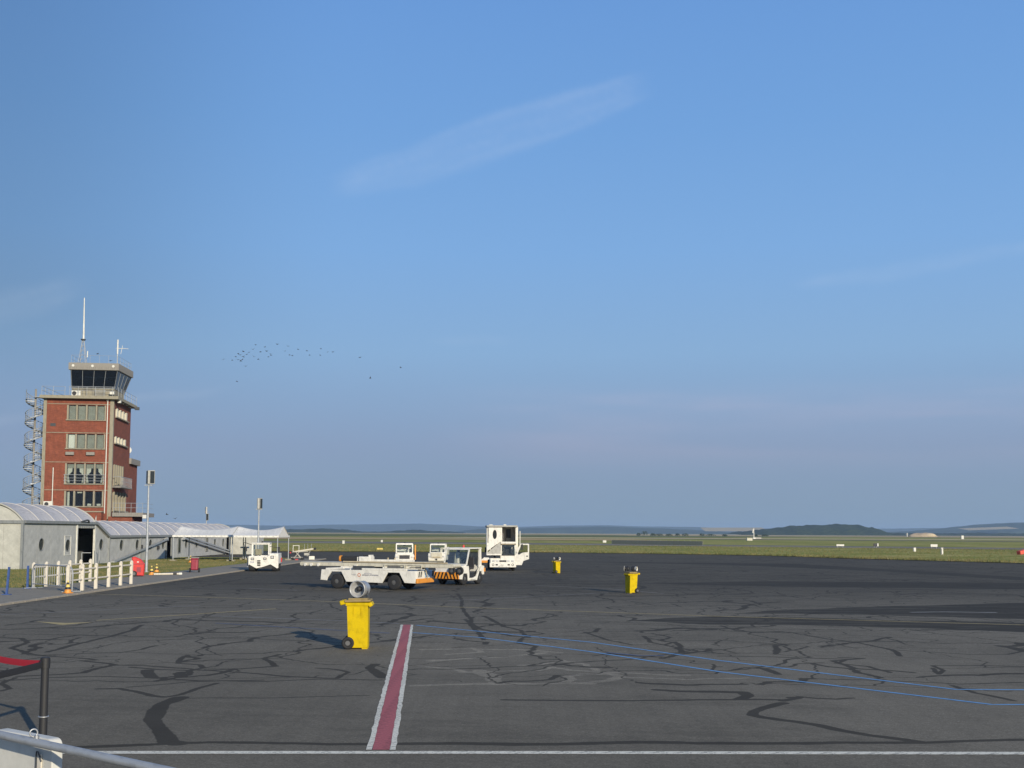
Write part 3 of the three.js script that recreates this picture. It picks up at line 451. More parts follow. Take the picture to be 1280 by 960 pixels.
  for (let s = 0; s < 4; s++) {
    const [ax, az] = lo[s], [bx, bz] = lo[(s + 1) % 4], [cx, cz] = up[s], [dx, dz] = up[(s + 1) % 4], n = s % 2 ? 4 : 4;
    const P = (k, v) => { const t2 = k / n, lx = ax + (bx - ax) * t2, lz = az + (bz - az) * t2, ux = cx + (dx - cx) * t2, uz = cz + (dz - cz) * t2; return [lx + (ux - lx) * v, Y1 + (Y2 - Y1) * v, lz + (uz - lz) * v]; };
    for (let k = 0; k <= n; k++) mulls.push(rod(P(k, 0), P(k, 1), k % n ? 0.025 : 0.05, 6));
    for (let k = 0; k < n; k++) { const g = new THREE.BufferGeometry(), q = [P(k + 0.03, 0.02), P(k + 0.97, 0.02), P(k + 0.97, 0.98), P(k + 0.03, 0.98)]; g.setAttribute('position', new THREE.Float32BufferAttribute([...q[0], ...q[1], ...q[2], ...q[0], ...q[2], ...q[3]], 3)); g.computeVertexNormals(); part('cab_pane', g, M.tint, t); }
  }
  part('cab_frame', [mulls, box(CX1 - CX0 + 0.1, 0.1, CZ0 - CZ1 + 0.1, (CX0 + CX1) / 2, Y1 + 0.03, (CZ0 + CZ1) / 2)], M.trimGrey, t);
  part('console_desk', [box(3.8, 0.85, 0.8, 4.85, Y1 + 0.5, -2.0), box(3.2, 0.6, 2.2, 4.85, Y1 + 0.4, -4.0)], M.navy, t);
  part('cab_roof', [prism([[CX0 - 0.3, -CZ0 - 0.3], [CX1 + o + 0.15, -CZ0 - 0.3], [CX1 + o + 0.4, -CZ1 + 1.0], [CX0 - 0.3, -CZ1 + 1.0]], 0.78, [], 0.03).rotateX(-Math.PI / 2).translate(0, Y2 + 0.4, 0)], M.concreteGrey, t);
  for (const x of [2.75, 4.8, 7.0]) part('roof_light', [cyl(0.14, 0.14, 0.1, 12, x, Y2 + 0.45, CZ0 + 0.33, Math.PI / 2)], M.whiteClean, t);
  const Y3 = Y2 + 0.79;
  { const g = [], c = [[CX0 - 0.1, CZ0 + 0.1], [CX1 + o, CZ0 + 0.1], [CX1 + o + 0.2, CZ1 - 0.8], [CX0 - 0.1, CZ1 - 0.8]]; for (let s = 0; s < 4; s++) { const [ax, az] = c[s], [bx, bz] = c[(s + 1) % 4]; for (const h of s === 0 ? [0.85] : [0.4, 0.85]) g.push(rod([ax, Y3 + h, az], [bx, Y3 + h, bz], 0.015, 5)); for (let k = 0; k < 5; k++) g.push(rod([ax + (bx - ax) * k / 5, Y3, az + (bz - az) * k / 5], [ax + (bx - ax) * k / 5, Y3 + 0.87, az + (bz - az) * k / 5], 0.015, 5)); } part('cab_roof_railing', g, M.galv, t); }
  // lattice mast with its white whip, and the dipole
  { const mx = 3.05, mz = -3.2, g = [], a = 0.42, h = 2.9; for (let s = 0; s < 4; s++) { const c = (q, f) => [mx + a * f * [1, 1, -1, -1][q % 4], 0, mz + a * f * [1, -1, -1, 1][q % 4]]; for (let k = 0; k < 6; k++) { const f0 = 1 - 0.8 * k / 6, f1 = 1 - 0.8 * (k + 1) / 6, p = c(s, f0), q = c(s, f1), w = c(s + 1, f1); g.push(rod([p[0], Y3 + h * k / 6, p[2]], [q[0], Y3 + h * (k + 1) / 6, q[2]], 0.028, 5), rod([p[0], Y3 + h * k / 6, p[2]], [w[0], Y3 + h * (k + 1) / 6, w[2]], 0.016, 4)); } } const m = part('lattice_mast', g, M.galv, t); part('mount_disc', cyl(0.28, 0.22, 0.14, 14, mx, Y3 + h + 0.07, mz), M.darkMetal, m); part('whip_aerial', [cyl(0.05, 0.11, 4.7, 10, mx, Y3 + h + 2.48, mz, 0, 0, 0.012)], M.whiteClean, m); part('aerial', [cyl(0.06, 0.06, 0.7, 8, mx + 0.5, Y3 + 1.35, mz)], M.whiteClean, m); }
  { const x = CX1 + 0.2, z = CZ0 - 0.1; part('dipole_aerial', [rod([x, Y3, z], [x, Y3 + 1.3, z], 0.035), cyl(0.085, 0.085, 1.6, 8, x, Y3 + 1.9, z), rod([x, Y3 + 1.75, z], [x + 1.1, Y3 + 1.75, z - 0.2], 0.03), rod([x + 0.35, Y3 + 1.1, z], [x + 0.5, Y3 + 2.1, z - 0.1], 0.025), rod([x - 0.2, Y3 + 1.75, z], [x, Y3 + 1.75, z], 0.02)], M.whiteClean, t); }
  // rear block beyond the side wall, its dish
  const rb = part('rear_block', [box(3.6, 10.5, 4.4, W - 1.85, 5.25, -D - 2.25)], M.brick, t);
  part('block_roof', [box(4.0, 0.65, 4.9, W - 1.75, 10.83, -D - 2.3)], M.concreteGrey, rb);
  part('satellite_dish', [place(new THREE.SphereGeometry(0.62, 16, 8, 0, 6.29, 0, 0.95), W - 0.45, 12.0, -D - 1.1, 1.2, 0.4, 0), rod([W - 0.45, 11.1, -D - 1.2], [W - 0.45, 12.5, -D - 1.2], 0.04), rod([W - 0.45, 12.4, -D - 1.2], [W - 0.45, 13.7, -D - 1.2], 0.02), rod([W - 0.75, 13.4, -D - 1.2], [W - 0.15, 13.4, -D - 1.2], 0.02)], M.whiteClean, rb);
  // low annex and terrace
  const ax = part('annex', [box(4.8, 4.7, 1.1, 4.2, 2.35, 0.56), box(2.5, 4.25, 5.2, W + 1.26, 2.125, -1.5)], M.brick, t);
  part('coping', [box(4.95, 0.12, 1.25, 4.2, 4.765, 0.58)], M.concrete, ax);
  const tr = part('terrace_slab', [box(3.2, 0.42, 6.0, W + 2.1, 4.47, -1.6)], M.concreteGrey, t);
  { const g = []; for (let k = 0; k <= 5; k++) g.push(rod([W + 0.6 + k * 0.6, 4.68, 1.2], [W + 0.6 + k * 0.6, 5.7, 1.2], 0.022, 5)); for (const h of [5.2, 5.7]) g.push(rod([W + 0.55, h, 1.2], [W + 3.65, h, 1.2], 0.022, 5), rod([W + 3.6, h, 1.2], [W + 3.6, h, -4.4], 0.02, 5)); part('terrace_railing', g, M.galv, tr); }
  part('floodlight', [rbox(0.4, 0.4, 0.35, 0.04, W + 3.85, 4.25, 1.3), rod([W + 3.6, 4.4, 1.2], [W + 3.85, 4.3, 1.3], 0.04)], M.whiteClean, t);
  for (const [x, y] of [[6.1, 4.3], [8.1, 3.8]]) part('vent_pipe', [tube([[x, y - 0.8, 1.2], [x, y - 0.1, 1.2], [x + 0.1, y, 1.35]], 0.05, 8, 6)], M.whiteClean, t);
  // spiral stair against the shaded side
  { const cx = -1.35, cz = -1.6, H = 18.2, rise = 0.185, n = Math.floor((RT - 0.2) / rise), per = 13.2, steps = [], rail = [], hp = [], hm = [];
    for (let i = 0; i < n; i++) { const a = -1.9 + i / per * Math.PI * 2, y = 0.2 + i * rise; steps.push(place(prism([[0.06, -0.03], [0.98, -0.26], [0.98, 0.26], [0.06, 0.03]], 0.07).rotateX(-Math.PI / 2), cx, y, cz, 0, a, 0)); const p = [cx + Math.cos(a) * 0.97, y, cz - Math.sin(a) * 0.97]; rail.push(rod(p, [p[0], y + 1.0, p[2]], 0.02, 4)); hp.push([p[0], y + 1.0, p[2]]); hm.push([p[0], y + 0.5, p[2]]); }
    part('stair_column', [cyl(0.11, 0.11, H, 12, cx, H / 2, cz)], M.concreteGrey, t);
    const st = part('stair_steps', steps, M.galv, t); st.userData.kind = 'stuff';
    part('stair_railing', [rail, tube(hp, 0.04, n * 3, 5), tube(hm, 0.022, n * 3, 5), tube(hm.map(([x, y, z]) => [x, y + 0.25, z]), 0.018, n * 3, 5), tube(hm.map(([x, y, z]) => [x, y - 0.25, z]), 0.018, n * 3, 5)], M.galv, t); part('stair_stringer', tube(hm.map(([x, y, z]) => [x, y - 0.53, z]), 0.07, n * 3, 6), M.galv, t);
    part('stair_landing', [box(1.3, 0.06, 1.1, cx + 0.7, RT - 0.05, cz)], M.galv, t); }
}

// ---------- white modular arcade: hall, corridor ----------
const WX = -33.8;
function wallRun(t, z0, z1, top0, top1, mat, ports, width = 2.4) { // panels facing the apron along x = WX; z0 near
  const n = Math.max(1, Math.round((z0 - z1) / width)), L = (z0 - z1) / n;
  for (let k = 0; k < n; k++) {
    const a = -z0 + k * L + 0.008, b = -z0 + (k + 1) * L - 0.008, ha = top0 + (top1 - top0) * k / n, hb = top0 + (top1 - top0) * (k + 1) / n, hole = ports.filter((p) => -p[0] > a + 0.45 && -p[0] < b - 0.45);
    const g = prism([[a, 0.05], [b, 0.05], [b, hb], [a, ha]], 0.09, hole.map((p) => circ(-p[0], p[1], 0.45)));
    part('wall_panel', place(g, WX, 0, 0, 0, Math.PI / 2, 0), mat, t);
    for (const p of hole) { const w = part('porthole', place(new THREE.TorusGeometry(0.45, 0.035, 6, 28), WX + 0.05, p[1], p[0], 0, Math.PI / 2, 0), M.trimGrey, t); part('pane', place(new THREE.CylinderGeometry(0.45, 0.45, 0.012, 28), WX - 0.01, p[1], p[0], 0, 0, Math.PI / 2), M.darkGlass, w); }
  }
}
const arcW = 5.0;
function vault(t, z0, z1, e0, e1, bays, rib = true) { // eave heights e0 at z0 (near) and e1 at z1
  const rise = 1.25, Rr = (6.25 + rise * rise) / (2 * rise), th = Math.asin(2.62 / Rr);
  const at = (u, z, e, lift) => { const a = -th + 2 * th * u; return [WX - arcW / 2 - Math.sin(a) * (Rr + lift) , e - (Rr - rise) + Math.cos(a) * (Rr + lift) - 0.0, z]; };
  for (let k = 0; k < bays; k++) {
    const za = z0 + (z1 - z0) * k / bays, zb = z0 + (z1 - z0) * (k + 1) / bays, ea = e0 + (e1 - e0) * k / bays, eb = e0 + (e1 - e0) * (k + 1) / bays;
    part('roof_panel', slab((u, v) => at(u, za + (zb - za) * (0.012 + 0.976 * v), ea + (eb - ea) * v, -0.07 * Math.sin(Math.PI * v)), 22, 5, 0.06), M.membrane, t);
  }
  for (let k = 0; k <= bays; k++) { const z = z0 + (z1 - z0) * k / bays, e = e0 + (e1 - e0) * k / bays, pts = []; for (let i = 0; i <= 16; i++) pts.push(at(i / 16, z, e, 0.01)); part('roof_rib', tube(pts, k === 0 || k === bays ? 0.07 : 0.035, 32, 6), k === 0 || k === bays ? M.bandGrey : M.membrane, t); }
  const s = Math.atan2(e1 - e0, z1 - z0), L = Math.hypot(e1 - e0, z1 - z0);
  for (const x of [WX + 0.13, WX - arcW - 0.13]) part('eave_beam', place(new THREE.BoxGeometry(0.2, 0.2, L), x, (e0 + e1) / 2 - 0.09, (z0 + z1) / 2, -Math.atan2(e1 - e0, z1 - z0 ? (z1 - z0) : 1) * 0 + Math.atan((e1 - e0) / (z0 - z1)), 0, 0), M.trimGrey, t);
}
function lunette(t, z, e, mat) { const pts = [], rise = 1.2, Rr = (6.25 + rise * rise) / (2 * rise), th = Math.asin(2.5 / Rr); for (let i = 0; i <= 20; i++) { const a = -th + 2 * th * i / 20; pts.push([WX - arcW / 2 + Math.sin(a) * Rr, e - (Rr - rise) + Math.cos(a) * Rr]); } part('gable', prism([[WX, e], ...pts.reverse(), [WX - arcW, e]].filter((p, i, A) => i === 0 || Math.hypot(p[0] - A[i - 1][0], p[1] - A[i - 1][1]) > 0.01), 0.09).translate(0, 0, z), mat, t); }
{
  const t = thing('arcade_hall', 'taller white hall with arched grey roof, portholes and dark doorway at the lawn', 'building');
  wallRun(t, -75.9, -85.2, 3.3, 3.3, M.panelGrey, [[-78.9, 1.72], [-83.6, 1.6]], 2.375);
  wallRun(t, -89.1, -92.05, 3.25, 2.2, M.panelGrey, [[-90.4, 1.6]], 2.95);
  part('notice_panel', [place(frame(83.0, 0.85, 84.2, 2.35, 0.05, 0.03), WX + 0.06, 0, 0, 0, Math.PI / 2, 0)], M.whiteClean, t);
  for (let k = 0; k < 4; k++) part('gable_panel', box(1.235, 3.25, 0.09, WX - 0.62 - k * 1.25, 1.67, -75.85), M.panelCream, t);
  lunette(t, -75.95, 3.36, M.panelCream); part('gable_beam', box(5.4, 0.22, 0.16, WX - 2.5, 3.31, -75.78), M.trimGrey, t);
  part('corner_post', box(0.16, 3.3, 0.16, WX + 0.06, 1.65, -75.8), M.trimGrey, t);
  vault(t, -75.9, -89.1, 3.42, 3.42, 5); vault(t, -89.12, -92.1, 3.42, 2.34, 1);
  part('rear_wall', box(0.1, 2.3, 16.2, WX - arcW, 1.15, -84), M.panelGrey, t);
  part('door_frame', [box(0.2, 3.25, 0.16, WX + 0.02, 1.62, -85.29), box(0.16, 3.25, 0.14, WX + 0.02, 1.62, -89.0)], M.whiteClean, t);
  part('door_header', [box(0.12, 0.34, 3.2, WX, 3.1, -87.3), ...Array.from({ length: 8 }, (_, k) => box(0.16, 0.16, 0.1, WX + 0.06, 3.0, -86.1 - k * 0.38))], M.trimGrey, t);
  part('inner_partition', box(0.1, 3.3, 4.4, WX - 2.6, 1.65, -87.2), M.trimGrey, t);
  part('drain_gutter', [tube([[WX + 0.2, 3.4, -85.7], [WX + 0.45, 3.55, -86.4], [WX + 0.25, 3.4, -87.2]], 0.07, 12, 6)], M.darkMetal, t);
  part('handrail', [rod([WX + 0.25, 0.05, -85.9], [WX + 0.25, 1.0, -85.9], 0.03), rod([WX + 0.25, 1, -85.9], [WX + 0.9, 1.0, -86.1], 0.03), rod([WX + 0.25, 0.05, -88.7], [WX + 0.25, 1.2, -88.7], 0.04), rod([WX + 0.6, 0.05, -88.7], [WX + 0.6, 1.2, -88.7], 0.03), rod([WX + 0.25, 1.2, -88.7], [WX + 0.6, 1.2, -88.7], 0.03)], M.galv, t);
}
{
  const t = thing('arcade_corridor', 'long low white corridor with round portholes and ribbed arched roof', 'building');
  wallRun(t, -92.1, -107.2, 2.2, 2.2, M.panelGrey, [[-95.1, 1.5], [-99.1, 1.5], [-102.7, 1.48], [-106.5, 1.48]], 1.8875);
  wallRun(t, -109.1, -129.6, 2.2, 2.2, M.panelGrey, [[-114.0, 1.45], [-117.8, 1.45], [-125.0, 1.42], [-128.6, 1.42]], 1.864);
  wallRun(t, -131.5, -135.2, 2.2, 2.2, M.panelGrey, [], 1.85);
  vault(t, -92.12, -135.2, 2.34, 2.34, 16);
  for (const z of [-92.1, -99.9, -107.3, -109.0, -129.7, -131.4]) part('wall_post', box(0.14, 2.2, 0.12, WX + 0.1, 1.1, z), M.trimGrey, t);
  for (const z of [-111.6, -121.7]) { const d = part('door', box(0.05, 1.5, 0.8, WX + 0.075, 1.3, z), M.darkGlass, t); part('door_frame', place(frame(-z - 0.45, 0.5, -z + 0.45, 2.1, 0.06, 0.05), WX + 0.09, 0, 0, 0, Math.PI / 2, 0), M.trimGrey, d); }
  for (const z of [-99.95, -104.7]) part('wall_lamp', rbox(0.2, 0.35, 0.18, 0.03, WX + 0.18, z < -104 ? 1.15 : 1.3, z), M.black, t);
  part('inner_partition', [box(0.1, 2.3, 43, WX - 2.8, 1.15, -113.6)], M.trimGrey, t);
  part('rear_wall', [box(0.1, 2.3, 43, WX - arcW, 1.15, -113.6)], M.panelGrey, t);
  part('gable_panel', box(arcW, 2.3, 0.09, WX - 2.5, 1.15, -135.25), M.panelGrey, t); lunette(t, -135.2, 2.3, M.panelGrey);
  part('vestibule', [box(3.2, 2.3, 3.4, WX + 1.68, 1.15, -133.6), box(3.4, 0.12, 3.6, WX + 1.68, 2.36, -133.6)], M.panelCream, t);
}
// slanting steel braces before the corridor wall
for (const [z0, y0, z1, y1, l] of [[-92.6, 0.12, -107.1, 1.95, 'long grey slanting beam rising along the corridor wall away from the hall'], [-131.0, 0.12, -112.6, 2.0, 'paired grey slanting beams falling along the corridor wall behind the tents']]) {
  const b = thing('slanting_beam', l, 'beam'); const L = Math.hypot(z1 - z0, y1 - y0), a = Math.atan2(y1 - y0, z0 - z1);
  for (const dy of l[0] === 'p' ? [0, 0.28] : [0]) part('beam', place(new THREE.BoxGeometry(0.12, 0.15, L), WX + 0.32, (y0 + y1) / 2 + dy, (z0 + z1) / 2, a, 0, 0), M.galv, b);
  part('foot_plate', box(0.4, 0.16, 0.5, WX + 0.32, 0.1, z0), M.galv, b);
  part('wall_bracket', box(0.3, 0.3, 0.3, WX + 0.2, y1, z1), M.galv, b);
}
// pavilion tents over the walkway
function tent(x0, x1, z0, z1, label) {
  const t = thing('pavilion_tent', label, 'tent', [0, 0, 0], 0, undefined), zc = (z0 + z1) / 2;
  const f = (u, v) => { const e = 1 - Math.abs(2 * v - 1), sag = 0.34 * Math.sin(Math.PI * u); return [x0 + (x1 - x0) * u, 2.34 + (0.86 - sag) * (0.75 * e + 0.25 * e * e), z0 + (z1 - z0) * v]; };
  part('canopy', slab(f, 18, 18, 0.03), M.tent, t);
  part('valance', [box(x1 - x0, 0.16, 0.03, (x0 + x1) / 2, 2.28, z0 + 0.02), box(x1 - x0, 0.16, 0.03, (x0 + x1) / 2, 2.28, z1), box(0.03, 0.16, z0 - z1, x0, 2.28, zc), box(0.03, 0.16, z0 - z1, x1, 2.28, zc)], M.tent, t);
  for (const x of [x0 + 0.08, x1 - 0.08]) { part('gable_sheet', prism([[-z0, 2.3], ...Array.from({ length: 13 }, (_, k) => [-z0 + (z0 - z1) * k / 12, 2.33 + 0.84 * ((q) => 0.75 * q + 0.25 * q * q)(1 - Math.abs(2 * k / 12 - 1))]), [-z1, 2.3]].filter((p, i, A) => !i || Math.hypot(p[0] - A[i - 1][0], p[1] - A[i - 1][1]) > 0.01), 0.03).rotateY(Math.PI / 2).translate(x, 0, 0), M.tent, t); for (const z of [z0 - 0.08, z1 + 0.08]) { const p = part('pole', rod([x, 0.05, z], [x, 2.3, z], 0.045), M.galv, t); part('foot_plate', rbox(0.5, 0.14, 0.5, 0.02, x, 0.1, z), M.concrete, p); } }
}
tent(-30.4, -25.15, -98.5, -103.5, 'white fabric pavilion tent beside the corridor wall');
tent(-25.1, -20.9, -98.5, -103.5, 'white fabric pavilion tent at the apron end of the walkway, away from the corridor');
{ const b = thing('bollard', 'stubby pale post with a blue top plate on the lawn by the tents', 'bollard', [-25.2, 0.05, -103.9]);
  part('post', [cyl(0.13, 0.16, 1.1, 10, 0, 0.55, 0)], M.bandGrey, b); part('base', rbox(0.8, 0.2, 0.6, 0.02, 0, 0.08, 0), M.concrete, b); part('top_plate', rbox(0.75, 0.14, 0.5, 0.04, 0, 1.17, 0), M.blueLight, b); }

// ---------- fences, lamps, small things by the lawn ----------
function fence(x, zs, label) {
  const t = thing('post_and_rail_fence', label, 'fence', [0, PV, 0]);
  for (const z of zs) { const p = part('post', rbox(0.14, 1.12, 0.14, 0.02, x, 0.56, z), M.postWhite, t); part('cap', cyl(0.04, 0.09, 0.07, 8, x, 1.15, z), M.postWhite, p); }
  for (const y of [0.5, 0.96]) for (let k = 0; k < zs.length - 1; k++) part('rail', rod([x, y, zs[k] - 0.07], [x, y, zs[k + 1] + 0.07], 0.04, 8), M.postWhite, t);
}
fence(-19.15, [-47.6, -49.2, -50.8, -52.4, -54.0, -55.5], 'white post and rail fence standing along the kerb of the apron');
fence(-22.25, [-51.3, -52.7, -54.1, -55.5, -56.9, -58.2], 'white post and rail fence standing along the lawn edge');
{ // crowd barrier closing the gap between the two fences
  const t = thing('crowd_barrier', 'bent grey tubular crowd barrier closing the gap between the white fences', 'barrier', [-22.1, PV, -50.9], 0);
  const L = 4.3, g = [], d = new THREE.Vector3(3.0, 0, 3.0).normalize(), at = (s, y) => [d.x * s, y, d.z * s];
  part('outer_tube', tube([at(0.02, 0.05), at(0, 0.9), at(0.15, 1.08), at(0.6, 1.1), at(L - 0.6, 1.1), at(L - 0.15, 1.05), at(L, 0.85), at(L - 0.02, 0.05)], 0.03, 60, 7), M.galv, t);
  part('lower_tube', rod(at(0, 0.22), at(L, 0.22), 0.022), M.galv, t);
  for (let k = 1; k < 18; k++) part('bar', rod(at(L * k / 18, 0.22), at(L * k / 18, 1.08), 0.011, 5), M.galv, t);
  for (const s of [0.1, L - 0.1]) part('foot', rod([d.x * s - 0.3, 0.03, d.z * s + 0.3], [d.x * s + 0.3, 0.03, d.z * s - 0.3], 0.025), M.galv, t);
}
for (const [x, z, lean, h, l] of [[-20.95, -45.8, 0.06, 1.15, 'leaning blue metal post on the pavement before the lawn'], [-22.25, -50.7, 0, 1.05, 'upright blue metal post beside the crowd barrier']]) { const t = thing('blue_post', l, 'post', [x, PV, z]); part('post', place(new THREE.BoxGeometry(0.08, h, 0.07), lean * 0.5 * 1, h / 2, 0, 0, 0, -lean), M.blue, t); part('foot_plate', box(0.32, 0.03, 0.25, 0, 0.016, 0), M.blue, t); }
function cone(x, z, h, l, y = PV) {
  const t = thing('traffic_cone', l, 'traffic cone', [x, y, z], x * 0.7, 'yellow and black cones'), r = (f) => 0.26 * h * (1 - f) + 0.035 * h;
  part('base', [rbox(0.62 * h, 0.06 * h, 0.62 * h, 0.01, 0, 0.03 * h, 0)], M.orange, t);
  [[0.06, 0.3, M.orange], [0.3, 0.48, M.black], [0.48, 0.68, M.yellowPale], [0.68, 0.84, M.black], [0.84, 1.0, M.yellowPale]].forEach(([a, b, m]) => part('band', cyl(r(b), r(a), (b - a) * h, 14, 0, (a + b) / 2 * h, 0), m, t));
}
cone(-18.98, -47.2, 0.55, 'tall yellow and black cone against the end post of the kerb fence');
cone(-21.95, -67.2, 0.55, 'yellow and black cone on the pavement next to the red wheeled container');
cone(-23.0, -71.4, 0.55, 'yellow and black cone on the lawn edge behind the floodlight pole');
cone(-27.4, -94.0, 0.6, 'yellow and black cone out on the lawn before the tents', 0.05);
function lamp(x, z, h, y, heads, label) {
  const t = thing('floodlight_pole', label, 'floodlight pole', [x, y, z], 0, 'apron floodlight poles');
  part('pole', [cyl(0.055, 0.09, h, 12, 0, h / 2, 0), cyl(0.14, 0.14, 0.05, 12, 0, 0.025, 0)], M.galv, t);
  for (const [dx, dy, ry] of heads) { const b = part('lamp_housing', place(new RoundedBoxGeometry(0.32, 0.9, 0.2, 2, 0.03), dx, h + dy, 0, 0, ry, 0), M.bandGrey, t); part('lamp_glass', place(new THREE.BoxGeometry(0.26, 0.8, 0.02), dx + Math.sin(ry) * 0.105, h + dy, Math.cos(ry) * 0.105, 0, ry, 0), M.darkGlass, b); }
  part('bracket', [box(0.5, 0.07, 0.1, 0, h - 0.1, 0)], M.galv, t);
}
lamp(-23.7, -71.5, 5.75, PV, [[-0.02, 0.42, -0.9], [0.22, 0.42, 0.35]], 'tall grey floodlight pole rising from the pavement by the red wheeled container');
lamp(-35.6 - 3.6, -141, 5.3, 0, [[-0.05, 0.1, -1.1], [0.1, -0.75, 0.3]], 'floodlight head showing above the corridor roof');
lamp(-20.85, -90.5, 4.6, 0.05, [[-0.04, 0.38, -1.3], [0.1, 0.38, 1.1]], 'grey floodlight pole standing before the tents');
{ const t = thing('wheeled_container', 'bright red wheeled container with a hooded top by the floodlight pole', 'container', [-22.0, PV, -64.9], 0.25);
  part('body', prism([[-0.36, 0.12], [0.3, 0.08], [0.33, 0.72], [0.12, 0.98], [-0.2, 1.12], [-0.32, 1.08], [-0.24, 0.7], [-0.38, 0.48]], 0.5, [], 0.04), M.red, t);
  for (const s of [-1, 1]) { const w = part('wheel', cyl(0.17, 0.17, 0.1, 18, -0.2, 0.17, s * 0.28, Math.PI / 2), M.rubber, t); part('rim', cyl(0.09, 0.09, 0.11, 14, -0.2, 0.17, s * 0.28, Math.PI / 2), M.rim, w); }
  part('lid_seam', [prism([[-0.25, 0.7], [0.34, 0.72], [0.34, 0.76], [-0.25, 0.74]], 0.52)], M.redDark, t); part('front_recess', [box(0.24, 0.3, 0.02, 0.06, 0.4, 0.255)], M.redDark, t); part('warning_label', [box(0.1, 0.07, 0.012, 0.0, 0.85, 0.257)], M.whiteClean, t);
  part('handle', [rod([-0.3, 1.08, -0.28], [-0.36, 1.14, 0.28], 0.03)], M.darkMetal, t); }
{ const t = thing('wheeled_container', 'dark red two-wheeled trolley standing alone on the pavement', 'trolley', [-20.6, PV, -71.6], 0.1);
  part('body', [rbox(0.46, 0.72, 0.34, 0.08, 0, 0.5, 0, -0.08)], M.redDark, t); part('lid', rbox(0.5, 0.08, 0.38, 0.03, 0, 0.88, -0.03), M.redDark, t);
  for (const s of [-1, 1]) part('wheel', cyl(0.14, 0.14, 0.08, 16, s * 0.29, 0.14, 0.02, 0, 0, Math.PI / 2), M.rubber, t);
  part('handle', [rod([-0.2, 0.85, -0.1], [-0.2, 0.95, 0.12], 0.02), rod([0.2, 0.85, -0.1], [0.24, 0.95, 0.1], 0.02), rod([-0.2, 0.95, 0.12], [0.3, 0.95, 0.1], 0.02)], M.bandGrey, t); }
{ const t = thing('barrier_pole', 'pale pole lying flat on the pavement near the dark red trolley', 'pole', [-21.0, PV, -67.2], 0.5); part('shaft', [rod([-0.8, 0.06, 0], [0.7, 0.06, 0], 0.06)], M.postWhite, t); part('end_clamp', [box(0.22, 0.12, 0.16, 0.45, 0.08, 0)], M.black, t); part('end_cap', [rbox(0.2, 0.13, 0.16, 0.02, 0.78, 0.07, 0)], M.whiteClean, t); }

// ---------- yellow bins with horn loudspeakers ----------
function bin(pos, turn, s, label) { // wheels at local -x
  const t = thing('wheelie_bin', label, 'bin', pos, turn, 'yellow wheelie bins on the apron');
  const b = (w0, w1, d0, d1, y0, y1, x0 = 0, x1 = 0) => { const g = new THREE.BoxGeometry(1, 1, 1, 1, 1, 1), p = g.attributes.position; for (let i = 0; i < p.count; i++) { const up = p.getY(i) > 0; p.setXYZ(i, (up ? x1 : x0) + p.getX(i) * (up ? w1 : w0), up ? y1 : y0, p.getZ(i) * (up ? d1 : d0)); } g.computeVertexNormals(); return g; };
  part('body', [b(0.41, 0.45, 0.43, 0.48, 0.03, 0.92, 0.02, 0), b(0.49, 0.51, 0.52, 0.54, 0.92, 0.985)].concat([0.08, -0.08].map((x) => box(0.014, 0.2, 0.02, x, 0.8, 0.24, 0.03))), M.yellow, t);
  part('lid', [rbox(0.56, 0.045, 0.57, 0.02, 0.0, 1.02, 0, 0, 0, 0.02), rbox(0.42, 0.04, 0.42, 0.02, 0, 1.055, 0)], M.lidTan, t, 'sun-bleached brownish lid');
  for (const z of [-0.2, 0.2]) part('handle', [rbox(0.14, 0.09, 0.1, 0.03, -0.31, 0.98, z, 0, 0, 0.25)], M.yellow, t);
  part('grip', rod([-0.36, 1.0, -0.22], [-0.36, 1.0, 0.22], 0.022), M.yellow, t);
  part('front_lip', rbox(0.09, 0.09, 0.48, 0.02, 0.27, 0.94, 0, 0, 0, 0.5), M.yellow, t);
  part('axle', rod([-0.19, 0.13, -0.28], [-0.19, 0.13, 0.28], 0.015), M.darkMetal, t);
  for (const s2 of [-1, 1]) { const w = part('wheel', [place(new THREE.TorusGeometry(0.095, 0.038, 8, 20), -0.19, 0.133, s2 * 0.27), cyl(0.09, 0.09, 0.05, 18, -0.19, 0.133, s2 * 0.27, Math.PI / 2)], M.rubber, t); part('hub', cyl(0.05, 0.06, 0.07, 14, -0.19, 0.133, s2 * 0.275, Math.PI / 2), M.rim, w); }
  part('foot', [box(0.12, 0.03, 0.4, 0.16, 0.015, 0)], M.yellow, t);
  t.scale.setScalar(s); return t;
}
bin([-3.62, 0, -26.15], 0.05, 1.1, 'yellow wheelie bin with one large silver horn on its lid');
bin([5.52, 0, -50.7], Math.PI + 0.45, 0.9, 'yellow wheelie bin with two black horns, out beyond the blue lines');
bin([3.08, 0, -75.1], 0.5, 0.8, 'small yellow wheelie bin with two black horns, standing past the truck');
